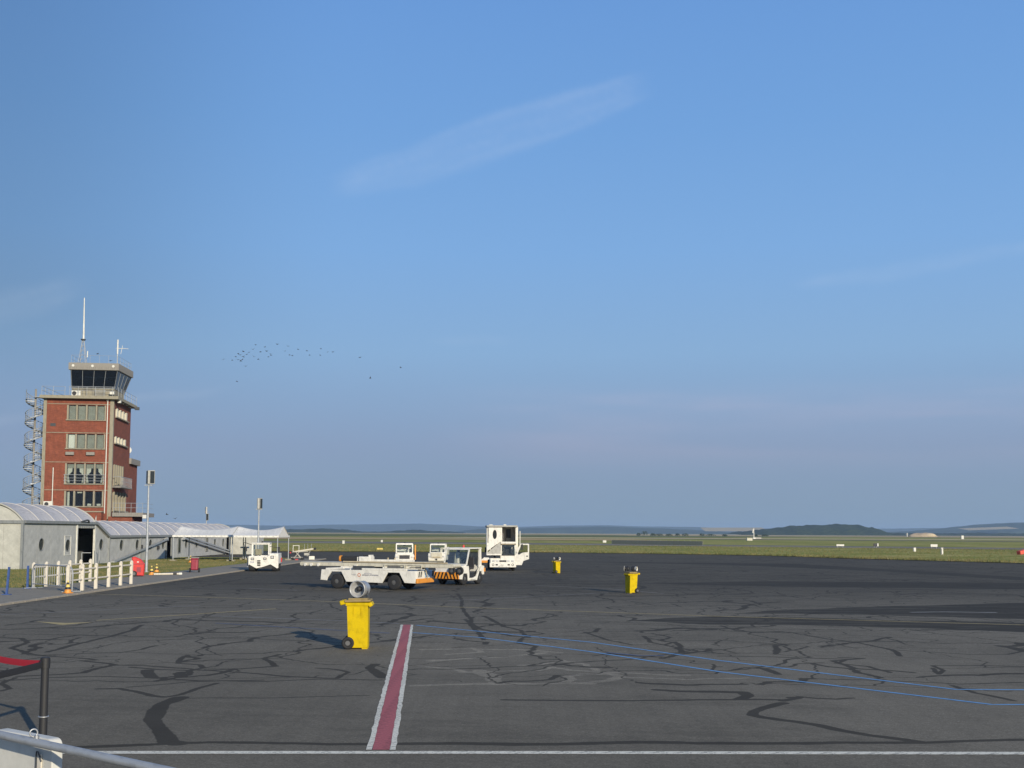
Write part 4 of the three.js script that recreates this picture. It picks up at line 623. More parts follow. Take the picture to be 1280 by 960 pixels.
function horn(pos, turn, s, mat, back, label, rim) { // bell opens to local +z
  const t = thing('horn_loudspeaker', label, 'loudspeaker', pos, turn), L = (p) => new THREE.LatheGeometry(p.map(([r, y]) => new THREE.Vector2(r, y)), 28).rotateX(Math.PI / 2);
  part('bell', L([[0.05, -0.12], [0.11, -0.1], [0.165, -0.02], [0.2, 0.08], [0.215, 0.11], [0.205, 0.115], [0.19, 0.08], [0.15, 0], [0.1, -0.06], [0.06, -0.07]]), mat, t);
  part('mouth_ring', place(new THREE.TorusGeometry(0.208, 0.014, 8, 30), 0, 0, 0.112), rim ?? mat, t);
  part('reflex_cone', L([[0, 0.09], [0.045, 0.085], [0.07, 0.05], [0.068, -0.02], [0, -0.04]]), M.black, t);
  part('driver_drum', [cyl(0.2, 0.2, 0.2, 28, 0, 0, -0.14, Math.PI / 2), cyl(0.17, 0.2, 0.05, 28, 0, 0, -0.26, -Math.PI / 2)], back, t);
  part('stand', [box(0.06, 0.06, 0.3, 0.12, -0.205, -0.1), box(0.06, 0.06, 0.3, -0.12, -0.205, -0.1), rod([0.19, -0.05, -0.1], [0.25, -0.23, -0.05], 0.012), rod([-0.19, -0.05, -0.1], [-0.2, -0.2, -0.05], 0.012)], M.darkMetal, t);
  t.scale.setScalar(s);
}
horn([-3.6, 1.182 + 0.21, -26.1], -0.32, 0.92, M.chrome, M.steel, 'large silver horn loudspeaker with a black centre on a yellow bin');
horn([5.28, 0.977 + 0.13, -50.8], -1.9, 0.55, M.black, M.black, 'black horn loudspeaker opening away from the bin wheels, pale rim', M.whiteClean);
horn([5.72, 0.977 + 0.13, -50.75], 1.15, 0.62, M.whiteClean, M.black, 'black horn loudspeaker with a white mouth opening over the bin wheels', M.black);
horn([2.93, 0.868 + 0.12, -75.3], -1.5, 0.5, M.chrome, M.black, 'dull horn loudspeaker on the small yellow bin', M.black);
horn([3.25, 0.868 + 0.12, -75.3], 0.9, 0.58, M.whiteClean, M.black, 'white mouthed horn loudspeaker on the small yellow bin', M.black);

// ---------- vehicles ----------
function wheel(t, x, z, r, w, rimR = 0.55, mat = M.rim) { const y = r, o = Math.min(0.05, r * 0.15); const p = part('wheel', place(new THREE.LatheGeometry([[0.3 * r, -w / 2], [r - o, -w / 2], [r, -w / 2 + o], [r, w / 2 - o], [r - o, w / 2], [0.3 * r, w / 2]].map(([a, b]) => new THREE.Vector2(a, b)), 26), x, y, z, 0, 0, Math.PI / 2), M.rubber, t); part('rim', [cyl(rimR * r, rimR * r, w * 0.9, 18, x, y, z, 0, 0, Math.PI / 2), cyl(0.2 * r, 0.2 * r, w * 1.04, 12, x, y, z, 0, 0, Math.PI / 2)], mat, p); return p; }
function wheelZ(t, x, z, r, w, mat = M.rim) { const p = part('wheel', place(new THREE.LatheGeometry([[0.3 * r, -w / 2], [r - 0.05, -w / 2], [r, -w / 2 + 0.05], [r, w / 2 - 0.05], [r - 0.05, w / 2], [0.3 * r, w / 2]].map(([a, b]) => new THREE.Vector2(a, b)), 28), x, r, z, Math.PI / 2, 0, 0), M.rubber, t); const nuts = []; for (let k = 0; k < 6; k++) nuts.push(cyl(0.025, 0.025, w * 0.9, 6, x + Math.cos(k * 1.047) * r * 0.36, r + Math.sin(k * 1.047) * r * 0.36, z, Math.PI / 2)); part('rim', [cyl(0.55 * r, 0.55 * r, w * 0.8, 20, x, r, z, Math.PI / 2), cyl(0.17 * r, 0.2 * r, w * 1.05, 12, x, r, z, Math.PI / 2), nuts], mat, p); return p; }
function print(w, h, draw, res = 220) { const cv = document.createElement('canvas'); cv.width = Math.round(w * res); cv.height = Math.round(h * res); draw(cv.getContext('2d'), cv.width, cv.height); const tx = new THREE.CanvasTexture(cv); tx.colorSpace = THREE.SRGBColorSpace; tx.minFilter = THREE.LinearMipmapLinearFilter; return tx; }
function decal(name, w, h, draw, parent, x, y, z, rx, ry, rz, clear = true) { const m = new THREE.Mesh(place(new THREE.PlaneGeometry(w, h), x, y, z, rx, ry, rz), new THREE.MeshStandardMaterial({ map: print(w, h, draw), roughness: 0.5, transparent: clear })); m.name = name; parent.add(m); return m; }
const stripes = (c, W, H) => { c.fillStyle = '#e0902a'; c.fillRect(0, 0, W, H); c.fillStyle = '#1a1815'; const s = H * 0.62; for (let k = 0; k * s < W / 2 + s; k++) { c.beginPath(); c.moveTo(W / 2 - k * s - s * 0.75, H); c.lineTo(W / 2 - k * s - s * 0.3, H); c.lineTo(W / 2 - k * s + s * 0.25, 0); c.lineTo(W / 2 - k * s - s * 0.2, 0); c.fill(); c.beginPath(); c.moveTo(W / 2 + k * s + s * 0.75, H); c.lineTo(W / 2 + k * s + s * 0.3, H); c.lineTo(W / 2 + k * s - s * 0.25, 0); c.lineTo(W / 2 + k * s + s * 0.2, 0); c.fill(); } };

{ // long belt loader: local x along its length, nose to +x, near flank at z = 0
  const t = thing('belt_loader', 'long white belt loader with lettered flank, its belt lying flat over the chassis', 'belt loader', [-7.09, 0, -52.74], -0.37);
  const side = [[-2.35, 0.42], [-2.02, 0.4], [-1.98, 0.52], [-1.75, 0.83], [-1.2, 0.83], [-0.93, 0.36], [1.0, 0.33], [1.3, 0.83], [1.92, 0.83], [2.2, 0.36], [2.75, 0.34], [2.75, 0.9], [-2.3, 0.9]];
  part('flank', prism(side, 0.08, [], 0.012).translate(0, 0, -0.04), M.white, t); part('flank', prism(side, 0.08, [], 0.012).translate(0, 0, -1.76), M.white, t);
  part('deck', [box(5.0, 0.06, 1.6, 0.2, 0.87, -0.9)], M.white, t); part('chassis', [box(4.2, 0.3, 1.0, 0.2, 0.5, -0.9), box(0.5, 0.2, 1.4, -0.6, 0.35, -0.9), box(0.4, 0.14, 0.3, 0.35, 0.27, -0.3)], M.black, t);
  part('engine_box', [box(1.1, 0.2, 1.0, -0.2, 1.0, -0.8)], M.darkMetal, t); part('deck_locker', [rbox(2.4, 0.1, 0.12, 0.02, 1.1, 0.96, -0.06)], M.white, t); part('deck_rail', [rbox(1.0, 0.09, 0.14, 0.02, -1.6, 0.97, -0.1, 0, 0, 0.05)], M.white, t);
  for (const x of [-1.47, 1.62]) { wheelZ(t, x, -0.16, 0.36, 0.24); wheelZ(t, x, -1.64, 0.36, 0.24); }
  // end face
  part('nose_panel', [rbox(0.07, 0.5, 1.78, 0.02, 2.79, 0.66, -0.9)], M.white, t); part('bumper', [rbox(0.12, 0.22, 1.8, 0.03, 2.84, 0.44, -0.9)], M.orange, t);
  part('nose_locker', [rbox(0.05, 0.3, 0.75, 0.01, 2.84, 0.75, -1.28)], M.blueLight, t); for (const z of [-0.2, -0.42, -1.6, -1.72]) part('hose', rod([2.86, 0.62, z], [2.86, 0.88, z - 0.06], 0.022), M.black, t);
  part('hose', tube([[2.6, 1.1, -0.5], [2.9, 1.02, -0.7], [2.95, 0.75, -0.85], [2.92, 0.5, -1.0]], 0.025, 20, 6), M.tan, t);
  // belt
  const b = part('belt_frame', [rbox(8.2, 0.17, 0.08, 0.02, 0.35, 1.15, -0.5), rbox(8.2, 0.17, 0.08, 0.02, 0.35, 1.15, -1.3), box(7.2, 0.05, 0.74, 0.6, 1.1, -0.9)], M.cream, t); part('belt', [rbox(8.1, 0.05, 0.7, 0.02, 0.35, 1.25, -0.9)], M.bandGrey, b);
  part('guard_rail', [rbox(5.6, 0.07, 0.05, 0.02, 1.4, 1.29, -0.49)], M.tan, b); for (const x of [-3.72, 4.42]) part('roller', cyl(0.1, 0.1, 0.86, 16, x, 1.16, -0.9, Math.PI / 2), M.cream, b);
  for (const x of [-3.5, -3.15, -2.75]) part('side_wheel', cyl(0.075, 0.075, 0.06, 14, x, 1.12, -0.44, Math.PI / 2), M.white, b);
  part('support_arm', [rod([-1.0, 0.9, -0.5], [-0.6, 1.1, -0.5], 0.05), rod([1.6, 0.9, -0.5], [2.3, 1.12, -0.5], 0.05), rod([2.3, 0.9, -1.3], [2.6, 1.12, -1.3], 0.05), box(0.14, 0.25, 0.14, -0.65, 1.03, -0.45)], M.white, t);
  part('side_guard', [frame(0.9, 0.98, 2.0, 1.2, 0.04, 0.04).translate(0, 0, -0.42), frame(2.04, 0.98, 2.9, 1.2, 0.04, 0.04).translate(0, 0, -0.42)], M.cream, t); part('machinery', [box(0.7, 0.14, 0.2, 1.4, 1.05, -0.55), rod([1.0, 1.0, -0.5], [2.8, 1.08, -0.5], 0.03), box(0.3, 0.12, 0.3, 2.7, 1.04, -0.6)], M.rim, t);
  decal('lettering', 1.5, 0.24, (c, W, H) => { c.fillStyle = '#3a3f66'; c.font = `bold ${H * 0.36}px sans-serif`; c.fillText('T.C.E', 0, H * 0.58); c.font = `bold ${H * 0.4}px sans-serif`; c.fillText('aeroport d\u2019Avianne', W * 0.37, H * 0.62, W * 0.62); c.strokeStyle = '#c8641e'; c.lineWidth = H * 0.12; c.beginPath(); c.arc(W * 0.27, H * 0.5, H * 0.3, 0, 7); c.stroke(); c.strokeStyle = '#5a5f8c'; c.lineWidth = H * 0.05; c.beginPath(); c.moveTo(W * 0.45, H * 0.22); c.quadraticCurveTo(W * 0.6, H * 0.02, W * 0.72, H * 0.2); c.stroke(); }, t, 0.12, 0.68, 0.0045);
}
{ // belt loader parked behind it
  const t = thing('belt_loader', 'white belt loader with black drum roller and engine box, behind the lettered one', 'belt loader', [-7.6, 0, -60.5], -0.2);
  part('body', [rbox(4.6, 0.5, 1.6, 0.04, 0.4, 0.62, -0.8)], M.white, t); for (const x of [-1.3, 1.7]) { wheelZ(t, x, -0.1, 0.36, 0.24); wheelZ(t, x, -1.5, 0.36, 0.24); }
  part('belt_frame', [rbox(5.0, 0.14, 0.5, 0.02, 0.9, 1.04, -0.6)], M.cream, t); part('guard_rail', [rbox(2.6, 0.12, 0.08, 0.02, 1.0, 1.17, -0.2)], M.white, t);
  part('engine_box', [rbox(0.68, 0.5, 0.7, 0.03, -0.55, 1.13, -0.5), box(0.12, 0.1, 0.5, -0.3, 1.42, -0.5)], M.white, t); part('engine_vent', box(0.3, 0.1, 0.4, -0.55, 1.42, -0.5), M.black, t); part('deck_plate', rbox(1.0, 0.14, 0.8, 0.03, -1.0, 0.93, -0.5), M.white, t);
  part('drum_roller', [cyl(0.15, 0.15, 0.95, 18, -1.55, 1.24, -0.5, 0, 0, Math.PI / 2), cyl(0.17, 0.17, 0.08, 18, -1.12, 1.24, -0.5, 0, 0, Math.PI / 2)], M.rubber, t); part('end_cap', cyl(0.19, 0.19, 0.1, 18, -2.05, 1.24, -0.5, 0, 0, Math.PI / 2), M.orange, t); part('bracket', [rod([-1.0, 0.95, -0.3], [-1.0, 1.35, -0.3], 0.05), rod([-1.95, 0.9, -0.5], [-1.9, 1.1, -0.5], 0.04)], M.whiteClean, t);
  part('beacon', [cyl(0.04, 0.05, 0.1, 10, 0.75, 1.28, -0.3), cyl(0.04, 0.05, 0.1, 10, 1.15, 1.28, -0.3)], M.tan, t);
}
{ // aircraft tug with hazard stripes; front at +z
  const t = thing('tow_tractor', 'white tow tractor with orange and black striped bumper and two tyres on its nose', 'tow tractor', [-2.75, 0, -58.5], -0.5);
  const sidep = [[-1.3, 0.62], [-1.3, 0.95], [-0.95, 1.0], [-0.5, 0.45], [-0.2, 0.35], [0.25, 0.35], [0.25, 0.62], [0.32, 0.98], [0.9, 0.95], [1.25, 0.72], [1.25, 0.32], [0.95, 0.3], [0.85, 0.6], [0.45, 0.6], [0.4, 0.22], [-0.55, 0.22], [-0.62, 0.68], [-1.05, 0.68], [-1.1, 0.5], [-1.3, 0.5]];
  for (const s of [-1, 1]) part('side_panel', place(prism(sidep.map(([a, b]) => [-a, b]), 0.06), s * 0.72, 0, 0, 0, Math.PI / 2, 0), M.white, t);
  part('hood', [place(prism([[-0.72, 0.9], [0.72, 0.9], [0.72, 1.03], [0.3, 1.08], [-0.3, 1.08], [-0.72, 1.03]], 0.75), 0, -0.02, 0.75, 0.13)], M.white, t);
  part('front_panel', [rbox(1.44, 0.5, 0.08, 0.02, 0, 0.68, 1.2)], M.white, t); part('rear_deck', [rbox(1.4, 0.3, 0.45, 0.03, 0, 0.8, -1.1)], M.white, t); part('chassis', [box(1.3, 0.3, 2.3, 0, 0.4, 0)], M.black, t);
  const bp = part('bumper', [rbox(1.5, 0.36, 0.1, 0.02, 0, 0.5, 1.3)], M.orange, t); decal('hazard_stripes', 1.46, 0.33, stripes, bp, 0, 0.5, 1.354, 0, 0, 0, false);
  for (const x of [-0.62, 0.62]) { wheel(t, x, 0.68, 0.34, 0.24); wheel(t, x, -0.84, 0.34, 0.24); }
  for (const x of [0.36, 0.84]) { const p = part('nose_tyre', place(new THREE.TorusGeometry(0.15, 0.065, 10, 24), x, 0.76, 1.34), M.rubber, t); part('rim', cyl(0.1, 0.1, 0.07, 16, x, 0.76, 1.33, Math.PI / 2), M.rim, p); }
  // cab: raked windscreen, roof, rear frame
  part('windscreen_frame', [place(frame(-0.72, 0, 0.72, 0.9, 0.06, 0.06), 0, 1.02, 0.46, -0.32)], M.white, t); part('windscreen', place(new THREE.BoxGeometry(1.32, 0.8, 0.012), 0, 1.02 + 0.43, 0.46 - 0.14, -0.32), M.glass, t);
  part('roof', [rbox(1.5, 0.07, 1.25, 0.03, 0, 1.9, -0.42)], M.white, t); part('rear_pillar', [-1, 1].map((s) => prism([[-0.13, 0], [0.13, 0], [0.07, 1.0], [-0.1, 1.0]], 0.08).rotateY(Math.PI / 2).translate(s * 0.68, 0.9, -0.95)), M.white, t);
  part('rear_screen', [frame(-0.7, 0.95, 0.7, 1.88, 0.06, 0.05).translate(0, 0, -1.0)], M.white, t); part('rear_pane', box(1.3, 0.82, 0.012, 0, 1.42, -1.0), M.glass, t);
  part('seat', [rbox(0.45, 0.12, 0.45, 0.04, 0.3, 0.85, -0.4), rbox(0.45, 0.55, 0.1, 0.04, 0.3, 1.15, -0.62)], M.seat, t); part('steering_wheel', [place(new THREE.TorusGeometry(0.17, 0.018, 6, 22), 0.36, 1.2, 0.05, -0.5), rod([0.36, 1.2, 0.05], [0.36, 0.95, 0.3], 0.025)], M.black, t);
  part('dashboard', [rbox(1.3, 0.12, 0.25, 0.03, 0, 1.0, 0.3)], M.darkMetal, t); part('marker_cone', [new THREE.ConeGeometry(0.09, 0.62, 12).translate(-0.22, 1.35, 0.1)], M.bandGrey, t); part('mirror', [rbox(0.16, 0.12, 0.03, 0.01, 0.05, 1.74, 0.2)], M.black, t); part('wiper', [rod([-0.05, 1.07, 0.47], [0.2, 1.12, 0.46], 0.012, 5)], M.black, t);
  part('beacon', [cyl(0.05, 0.06, 0.14, 12, 0.05, 2.0, -0.3)], M.red, t); part('tail_reflector', [box(0.06, 0.2, 0.1, 0.76, 0.75, -1.32)], M.orange, t); part('step', [box(0.1, 0.06, 0.5, 0.78, 0.3, -0.1)], M.white, t);
}
{ // broad tow tractor by the kerb; front at +z
  const t = thing('tow_tractor', 'broad white tow tractor with offset cab and V-shaped apron, parked near the tents', 'tow tractor', [-17.15, 0, -76.6], 0.1);
  part('body', [prism([[-0.92, 0.48], [-0.45, 0.22], [0.0, 0.32], [0.5, 0.5], [0.95, 0.22], [1.02, 0.25], [1.02, 1.05], [0.32, 1.08], [0.3, 1.0], [-0.98, 1.0], [-0.98, 0.45]].map(([x, y]) => [x, y]), 0.1, [], 0.015).translate(0, 0, 1.05), rbox(2.0, 0.55, 2.1, 0.04, 0.02, 0.78, 0)], M.white, t); part('hood_box', [rbox(0.62, 0.22, 2.0, 0.03, 0.7, 1.12, 0)], M.white, t);
  part('chassis', [box(1.7, 0.3, 2.1, 0, 0.36, -0.05)], M.black, t); for (const x of [-0.78, 0.78]) { wheel(t, x, 0.7, 0.32, 0.4); wheel(t, x, -0.75, 0.32, 0.4); }
  part('cab_frame', [place(frame(-0.85, 0, 0.36, 0.92, 0.09, 0.08), 0, 1.0, 0.55, -0.06), frame(-0.85, 1.0, 0.36, 1.9, 0.09, 0.07).translate(0, 0, -0.5), rbox(1.25, 0.07, 1.15, 0.02, -0.245, 1.92, 0.02)], M.white, t); part('windscreen', place(new THREE.BoxGeometry(1.04, 0.75, 0.012), -0.245, 1.46, 0.53, -0.06), M.glass, t);
  part('dashboard', [rbox(1.0, 0.14, 0.3, 0.03, -0.245, 1.04, 0.35)], M.darkMetal, t); part('seat', [rbox(0.45, 0.6, 0.12, 0.04, -0.5, 1.2, -0.3)], M.tan, t); part('steering_wheel', place(new THREE.TorusGeometry(0.18, 0.02, 6, 20), 0.1, 1.2, 0.2, -0.9), M.black, t); part('wiper', [rod([-0.7, 1.05, 0.62], [-0.35, 1.12, 0.62], 0.02, 5), rod([-0.35, 1.12, 0.62], [-0.15, 1.0, 0.64], 0.02, 5)], M.black, t); part('roof_beacon', [cyl(0.05, 0.07, 0.12, 10, -0.2, 2.01, 0)], M.black, t);
  for (const [x, y, w, h] of [[-0.72, 0.86, 0.2, 0.16], [0.12, 0.88, 0.22, 0.14], [0.62, 0.98, 0.22, 0.2]]) { const f = part('headlight', frame(x - w / 2, y - h / 2, x + w / 2, y + h / 2, 0.03, 0.04).translate(0, 0, 1.115), M.black, t); part('lamp_glass', box(w - 0.06, h - 0.06, 0.02, x, y, 1.115), M.lampGlass, f); }
  part('radiator_grille', [0, 1, 2, 3].map((k) => rbox(0.22, 0.07, 0.05, 0.02, -0.28, 0.42 + k * 0.105, 1.125)), M.black, t);
  for (const [s, x] of [[-1, -1.25], [1, 0.98]]) { const m = part('mirror', rbox(0.15, 0.32, 0.06, 0.03, x, 1.52, 0.5), M.black, t); part('mirror_arm', s < 0 ? tube([[-0.85, 1.8, 0.5], [-1.4, 1.95, 0.5], [-1.3, 1.6, 0.5]], 0.02, 10, 5) : rod([0.36, 1.7, 0.5], [0.98, 1.6, 0.5], 0.02), M.black, m); }
  part('tail_lamp', [box(0.06, 0.3, 0.2, 1.07, 0.75, -0.6), box(0.06, 0.3, 0.2, -1.04, 0.75, -0.6)], M.red, t); part('side_step', [box(0.16, 0.06, 0.6, -1.06, 0.45, 0.2), rod([-1.08, 0.3, 0.8], [-1.08, 1.0, 0.8], 0.03)], M.galv, t);
  decal('lettering', 0.34, 0.15, (c, W, H) => { c.fillStyle = '#33508c'; c.font = `bold ${H * 0.95}px sans-serif`; c.fillText('TLD', 0, H * 0.85, W); }, t, -0.7, 0.63, 1.104); decal('plate_marks', 0.3, 0.2, (c, W, H) => { c.fillStyle = '#444'; c.font = `bold ${H * 0.34}px sans-serif`; c.fillText('= = =', W * 0.1, H * 0.4); c.fillText('= =', W * 0.25, H * 0.85); }, t, 0.2, 0.66, 1.104);
}
function tug(pos, turn, s, opt, label) {
  const t = thing('baggage_tractor', label, 'tractor', pos, turn, 'small white tractors parked in the background');
  const m = opt.mat; part('body', [rbox(1.5, 0.62, 2.4, 0.05, 0, 0.68, 0), prism([[-0.62, 0.9], [0.62, 0.9], [0.55, 1.05], [-0.55, 1.05]], 0.7).translate(0, 0, 0.75)], m, t); part('chassis', box(1.3, 0.25, 2.2, 0, 0.35, 0), M.black, t);
  for (const x of [-0.6, 0.6]) { wheel(t, x, 0.75, 0.3, 0.22); wheel(t, x, -0.75, 0.3, 0.22); }
  part('cab_frame', [place(frame(-0.7, 0, 0.7, 0.8, 0.08, 0.07), 0, 1.0, 0.45, -0.2), frame(-0.68, 1.0, 0.68, 1.76, 0.08, 0.06).translate(0, 0, -0.7), rbox(1.34, 0.07, 1.05, 0.02, 0, 1.8, -0.22)], m, t); part('windscreen', place(new THREE.BoxGeometry(1.24, 0.66, 0.012), 0, 1.4, 0.37, -0.2), M.glass, t); part('rear_panel', box(1.2, 0.45, 0.04, 0, 1.25, -0.72), m, t);
  part('steering_wheel', place(new THREE.TorusGeometry(0.2, 0.022, 6, 20), 0.32, 1.2, 0.1, -0.5), M.black, t); part('dashboard', rbox(0.6, 0.16, 0.2, 0.02, -0.35, 1.1, 0.25), M.darkMetal, t); part('beacon', cyl(0.05, 0.06, 0.1, 10, 0, 1.88, -0.1), M.black, t); part('mirror', rbox(0.22, 0.08, 0.03, 0.01, 0, 1.66, 0.2), M.black, t);
  for (const x of [-0.6, 0.6]) part('headlight', cyl(0.08, 0.08, 0.05, 14, x, 0.72, 1.21, Math.PI / 2), M.lampGlass, t);
  if (opt.grille) { part('radiator_grille', [rbox(0.82, 0.3, 0.05, 0.02, 0, 0.72, 1.2)], M.grille, t); part('grille_frame', [frame(-0.5, 0.52, 0.5, 0.95, 0.06, 0.06).translate(0, 0, 1.21)], m, t); } else { part('nose_panel', [rbox(1.0, 0.5, 0.1, 0.04, 0, 0.82, 1.22)], M.cream, t); part('badge_bar', [box(0.62, 0.1, 0.03, 0, 0.66, 1.28)], M.tan, t); part('tow_hook', box(0.14, 0.16, 0.1, 0, 0.45, 1.24), M.black, t); }
  for (const x of [-0.76, 0.76]) part('side_lamp', rbox(0.1, 0.14, 0.12, 0.03, x, 0.8, 1.0), M.lampGlass, t);
  part('tow_bumper', [rbox(1.4, 0.16, 0.1, 0.02, 0, 0.36, 1.2)], opt.grille ? m : M.cream, t);
  if (opt.orange) part('folded_door', [box(0.1, 1.2, 0.5, 0.88, 1.1, 0.1)], M.orange, t, 'orange side panel'); else part('side_locker', rbox(0.16, 0.7, 0.8, 0.04, 0.84, 1.2, -0.3), M.cream, t);
  t.scale.setScalar(s);
}
tug([-8.75, 0, -89.9], 0.1, 1.0, { mat: M.white, grille: true, orange: true }, 'small white tractor with black radiator grille and orange side panel');
tug([-6.3, 0, -94.6], -0.06, 0.96, { mat: M.white, grille: false }, 'small white tractor with cream closed nose panel, no grille');
{ // cabin lift truck; cab front at +z
  const t = thing('cabin_lift_truck', 'white lift truck with raised passenger cabin over its cab and one door wide open', 'truck', [-0.72, 0, -80.6], 0.05);
  part('cab', [rbox(1.12, 0.72, 1.3, 0.06, 0.39, 0.78, 0.95), rbox(0.74, 0.48, 1.3, 0.05, -0.54, 0.66, 0.95), box(0.06, 0.8, 1.2, -0.88, 1.45, 0.95), box(0.06, 0.8, 0.3, 0.92, 1.45, 0.5), rbox(1.8, 0.08, 1.2, 0.03, 0.02, 1.86, 0.9), box(1.8, 0.75, 0.06, 0.02, 1.45, 0.34), box(0.08, 0.8, 0.1, -0.1, 1.45, 1.52), box(0.09, 0.8, 0.1, 0.91, 1.45, 1.5)], M.white, t);
  part('windscreen', [box(1.0, 0.72, 0.014, 0.42, 1.48, 1.55, -0.08)], M.glass, t); part('dashboard', [rbox(1.7, 0.16, 0.3, 0.04, 0.02, 1.14, 1.3)], M.black, t); part('seat', [rbox(0.5, 0.6, 0.14, 0.05, 0.45, 1.4, 0.7), rbox(0.5, 0.14, 0.5, 0.05, 0.45, 1.1, 0.9)], M.seat, t); part('scuttle', [rbox(0.95, 0.06, 0.05, 0.01, 0.4, 1.12, 1.6)], M.black, t);
  const gr = part('grille_panel', [rbox(1.8, 0.24, 0.06, 0.03, 0.02, 0.7, 1.62)], M.white, t); part('grille', [box(0.5, 0.12, 0.03, 0.02, 0.7, 1.655)], M.grille, gr);
  for (const x of [-0.66, -0.38, 0.42, 0.7]) part('headlight', [rbox(0.2, 0.13, 0.05, 0.03, x, 0.7, 1.645)], Math.abs(x) > 0.5 ? M.chrome : M.lampGlass, gr);
  const bm = part('bumper', [rbox(1.9, 0.34, 0.16, 0.04, 0.02, 0.42, 1.64)], M.white, t); for (const x of [-0.68, 0.72]) part('fog_lamp', [place(new THREE.TorusGeometry(0.07, 0.018, 6, 18), x, 0.44, 1.73)], M.darkMetal, bm); for (const x of [-0.42, 0.44]) part('tow_slot', rbox(0.16, 0.1, 0.03, 0.01, x, 0.44, 1.725), M.black, bm);
  decal('lettering', 0.75, 0.16, (c, W, H) => { c.fillStyle = '#333'; c.font = `bold ${H * 0.45}px sans-serif`; c.fillText('ISUZU', W * 0.3, H * 0.4); c.font = `bold ${H * 0.4}px sans-serif`; c.fillText('C-A-D  I-M-S', W * 0.02, H * 0.92); }, bm, 0.02, 0.38, 1.7235);
  part('chassis', [box(1.2, 0.35, 5.0, 0, 0.55, -1.2)], M.black, t); for (const x of [-0.78, 0.8]) { wheel(t, x, 1.0, 0.36, 0.26); wheel(t, x, -2.4, 0.36, 0.36); }
  
  // platform module beside the cab
  part('platform_module', [prism([[-1.15, 1.12], [-0.14, 1.12], [-0.14, 1.22], [-1.1, 1.22], [-1.1, 1.42], [-0.16, 2.12], [-0.16, 3.1], [-1.02, 3.1], [-1.02, 2.0], [-1.15, 2.0]].map(([x, y]) => [x, y]), 0.12, [circ(-0.58, 2.6, 0.15, 0.33)]).translate(0, 0, 1.74), box(0.06, 1.9, 1.6, -1.12, 2.1, 0.9)], M.white, t, 'white front panel with an oblong window');
  part('module_window', [box(0.34, 0.7, 0.02, -0.58, 2.6, 1.72)], M.darkGlass, t); part('slant_panel', [prism([[-1.1, 1.3], [-0.16, 1.3], [-0.16, 2.1]], 0.05).translate(0, 0, 1.72), box(0.95, 0.1, 0.08, -0.62, 1.27, 1.74)], M.bandGrey, t);
  // raised cabin: open front
  part('cabin_floor', [box(2.1, 0.12, 4.2, -0.05, 1.98, -0.45), rbox(1.12, 0.14, 0.1, 0.02, 0.42, 2.02, 1.7)], M.white, t); part('cabin_trim', [box(1.1, 0.05, 0.06, 0.42, 1.92, 1.7)], M.tan, t);
  part('cabin_wall', [box(0.06, 1.15, 4.2, -1.06, 2.6, -0.5), box(0.06, 1.15, 4.2, 0.98, 2.6, -0.5), box(2.0, 1.15, 0.06, -0.05, 2.6, -0.35), box(2.0, 1.15, 0.06, -0.05, 2.6, -2.5), box(0.1, 1.1, 0.12, 0.97, 2.6, 1.66), box(0.1, 1.1, 0.1, -0.1, 2.6, 1.66)], M.white, t);
  part('cabin_roof', [rbox(2.22, 0.12, 4.5, 0.03, -0.05, 3.2, -0.4)], M.bandGrey, t); part('roof_lamp', [rbox(0.2, 0.08, 0.15, 0.02, 0.15, 3.29, 1.6), rbox(0.25, 0.06, 0.15, 0.02, -0.85, 3.29, 1.6)], M.whiteClean, t);
  part('rear_window', [rbox(0.34, 0.7, 0.05, 0.02, 0.5, 2.65, -0.31)], M.darkGlass, t); part('cabin_seat', [rbox(0.4, 0.12, 0.3, 0.03, 0.5, 2.3, -0.1), box(0.5, 0.2, 0.3, 0.42, 2.14, -0.1)], M.cream, t); part('inner_rail', [rod([0.05, 2.05, 0.6], [0.05, 3.1, 0.6], 0.025), rod([0.25, 2.05, 0.1], [0.25, 3.1, 0.1], 0.025), rod([0.82, 2.05, 0.6], [0.82, 3.1, 0.6], 0.03)], M.steel, t);
  part('lift_mast', [box(0.16, 2.2, 0.3, 1.12, 2.05, -0.2), rod([1.26, 1.5, 1.3], [1.26, 2.85, 1.3], 0.035)], M.whiteClean, t); part('scissor_lift', [box(0.14, 2.2, 0.12, 0.5, 1.3, -1.0, 0.9), box(0.14, 2.2, 0.12, -0.5, 1.3, -1.0, -0.9)], M.darkMetal, t);
  // the open door, hinged at the front pillar
  const dg = prism([[0, 0.42], [0.42, 0.42], [0.55, 0.72], [0.95, 0.85], [0.95, 1.9], [0.9, 1.95], [0.32, 1.95], [0.1, 1.55], [0, 1.1]], 0.07, [[[0.12, 1.22], [0.38, 1.86], [0.86, 1.86], [0.86, 1.35], [0.45, 1.3], [0.22, 1.15]].reverse()]);
  const ry = -0.12, door = part('door', place(dg, 0.96, 0, 1.52, 0, ry, 0), M.white, t, 'cab door standing wide open');
  part('pane', place(prism([[0.12, 1.22], [0.38, 1.86], [0.86, 1.86], [0.86, 1.35], [0.45, 1.3], [0.22, 1.15]], 0.012), 0.96, 0, 1.52, 0, ry, 0), M.glass, door); part('door_handle', place(new THREE.BoxGeometry(0.12, 0.07, 0.03), 0.96 + 0.8, 1.06, 1.52 + 0.1 + 0.04, 0, ry, 0), M.black, door); part('mirror', place(new RoundedBoxGeometry(0.12, 0.4, 0.08, 2, 0.03), 1.4, 1.72, 1.68), M.black, door);
  part('mirror', [rbox(0.12, 0.36, 0.08, 0.03, -1.22, 1.5, 1.4), rod([-1.1, 1.5, 1.4], [-1.2, 1.5, 1.4], 0.02)], M.black, t);
}
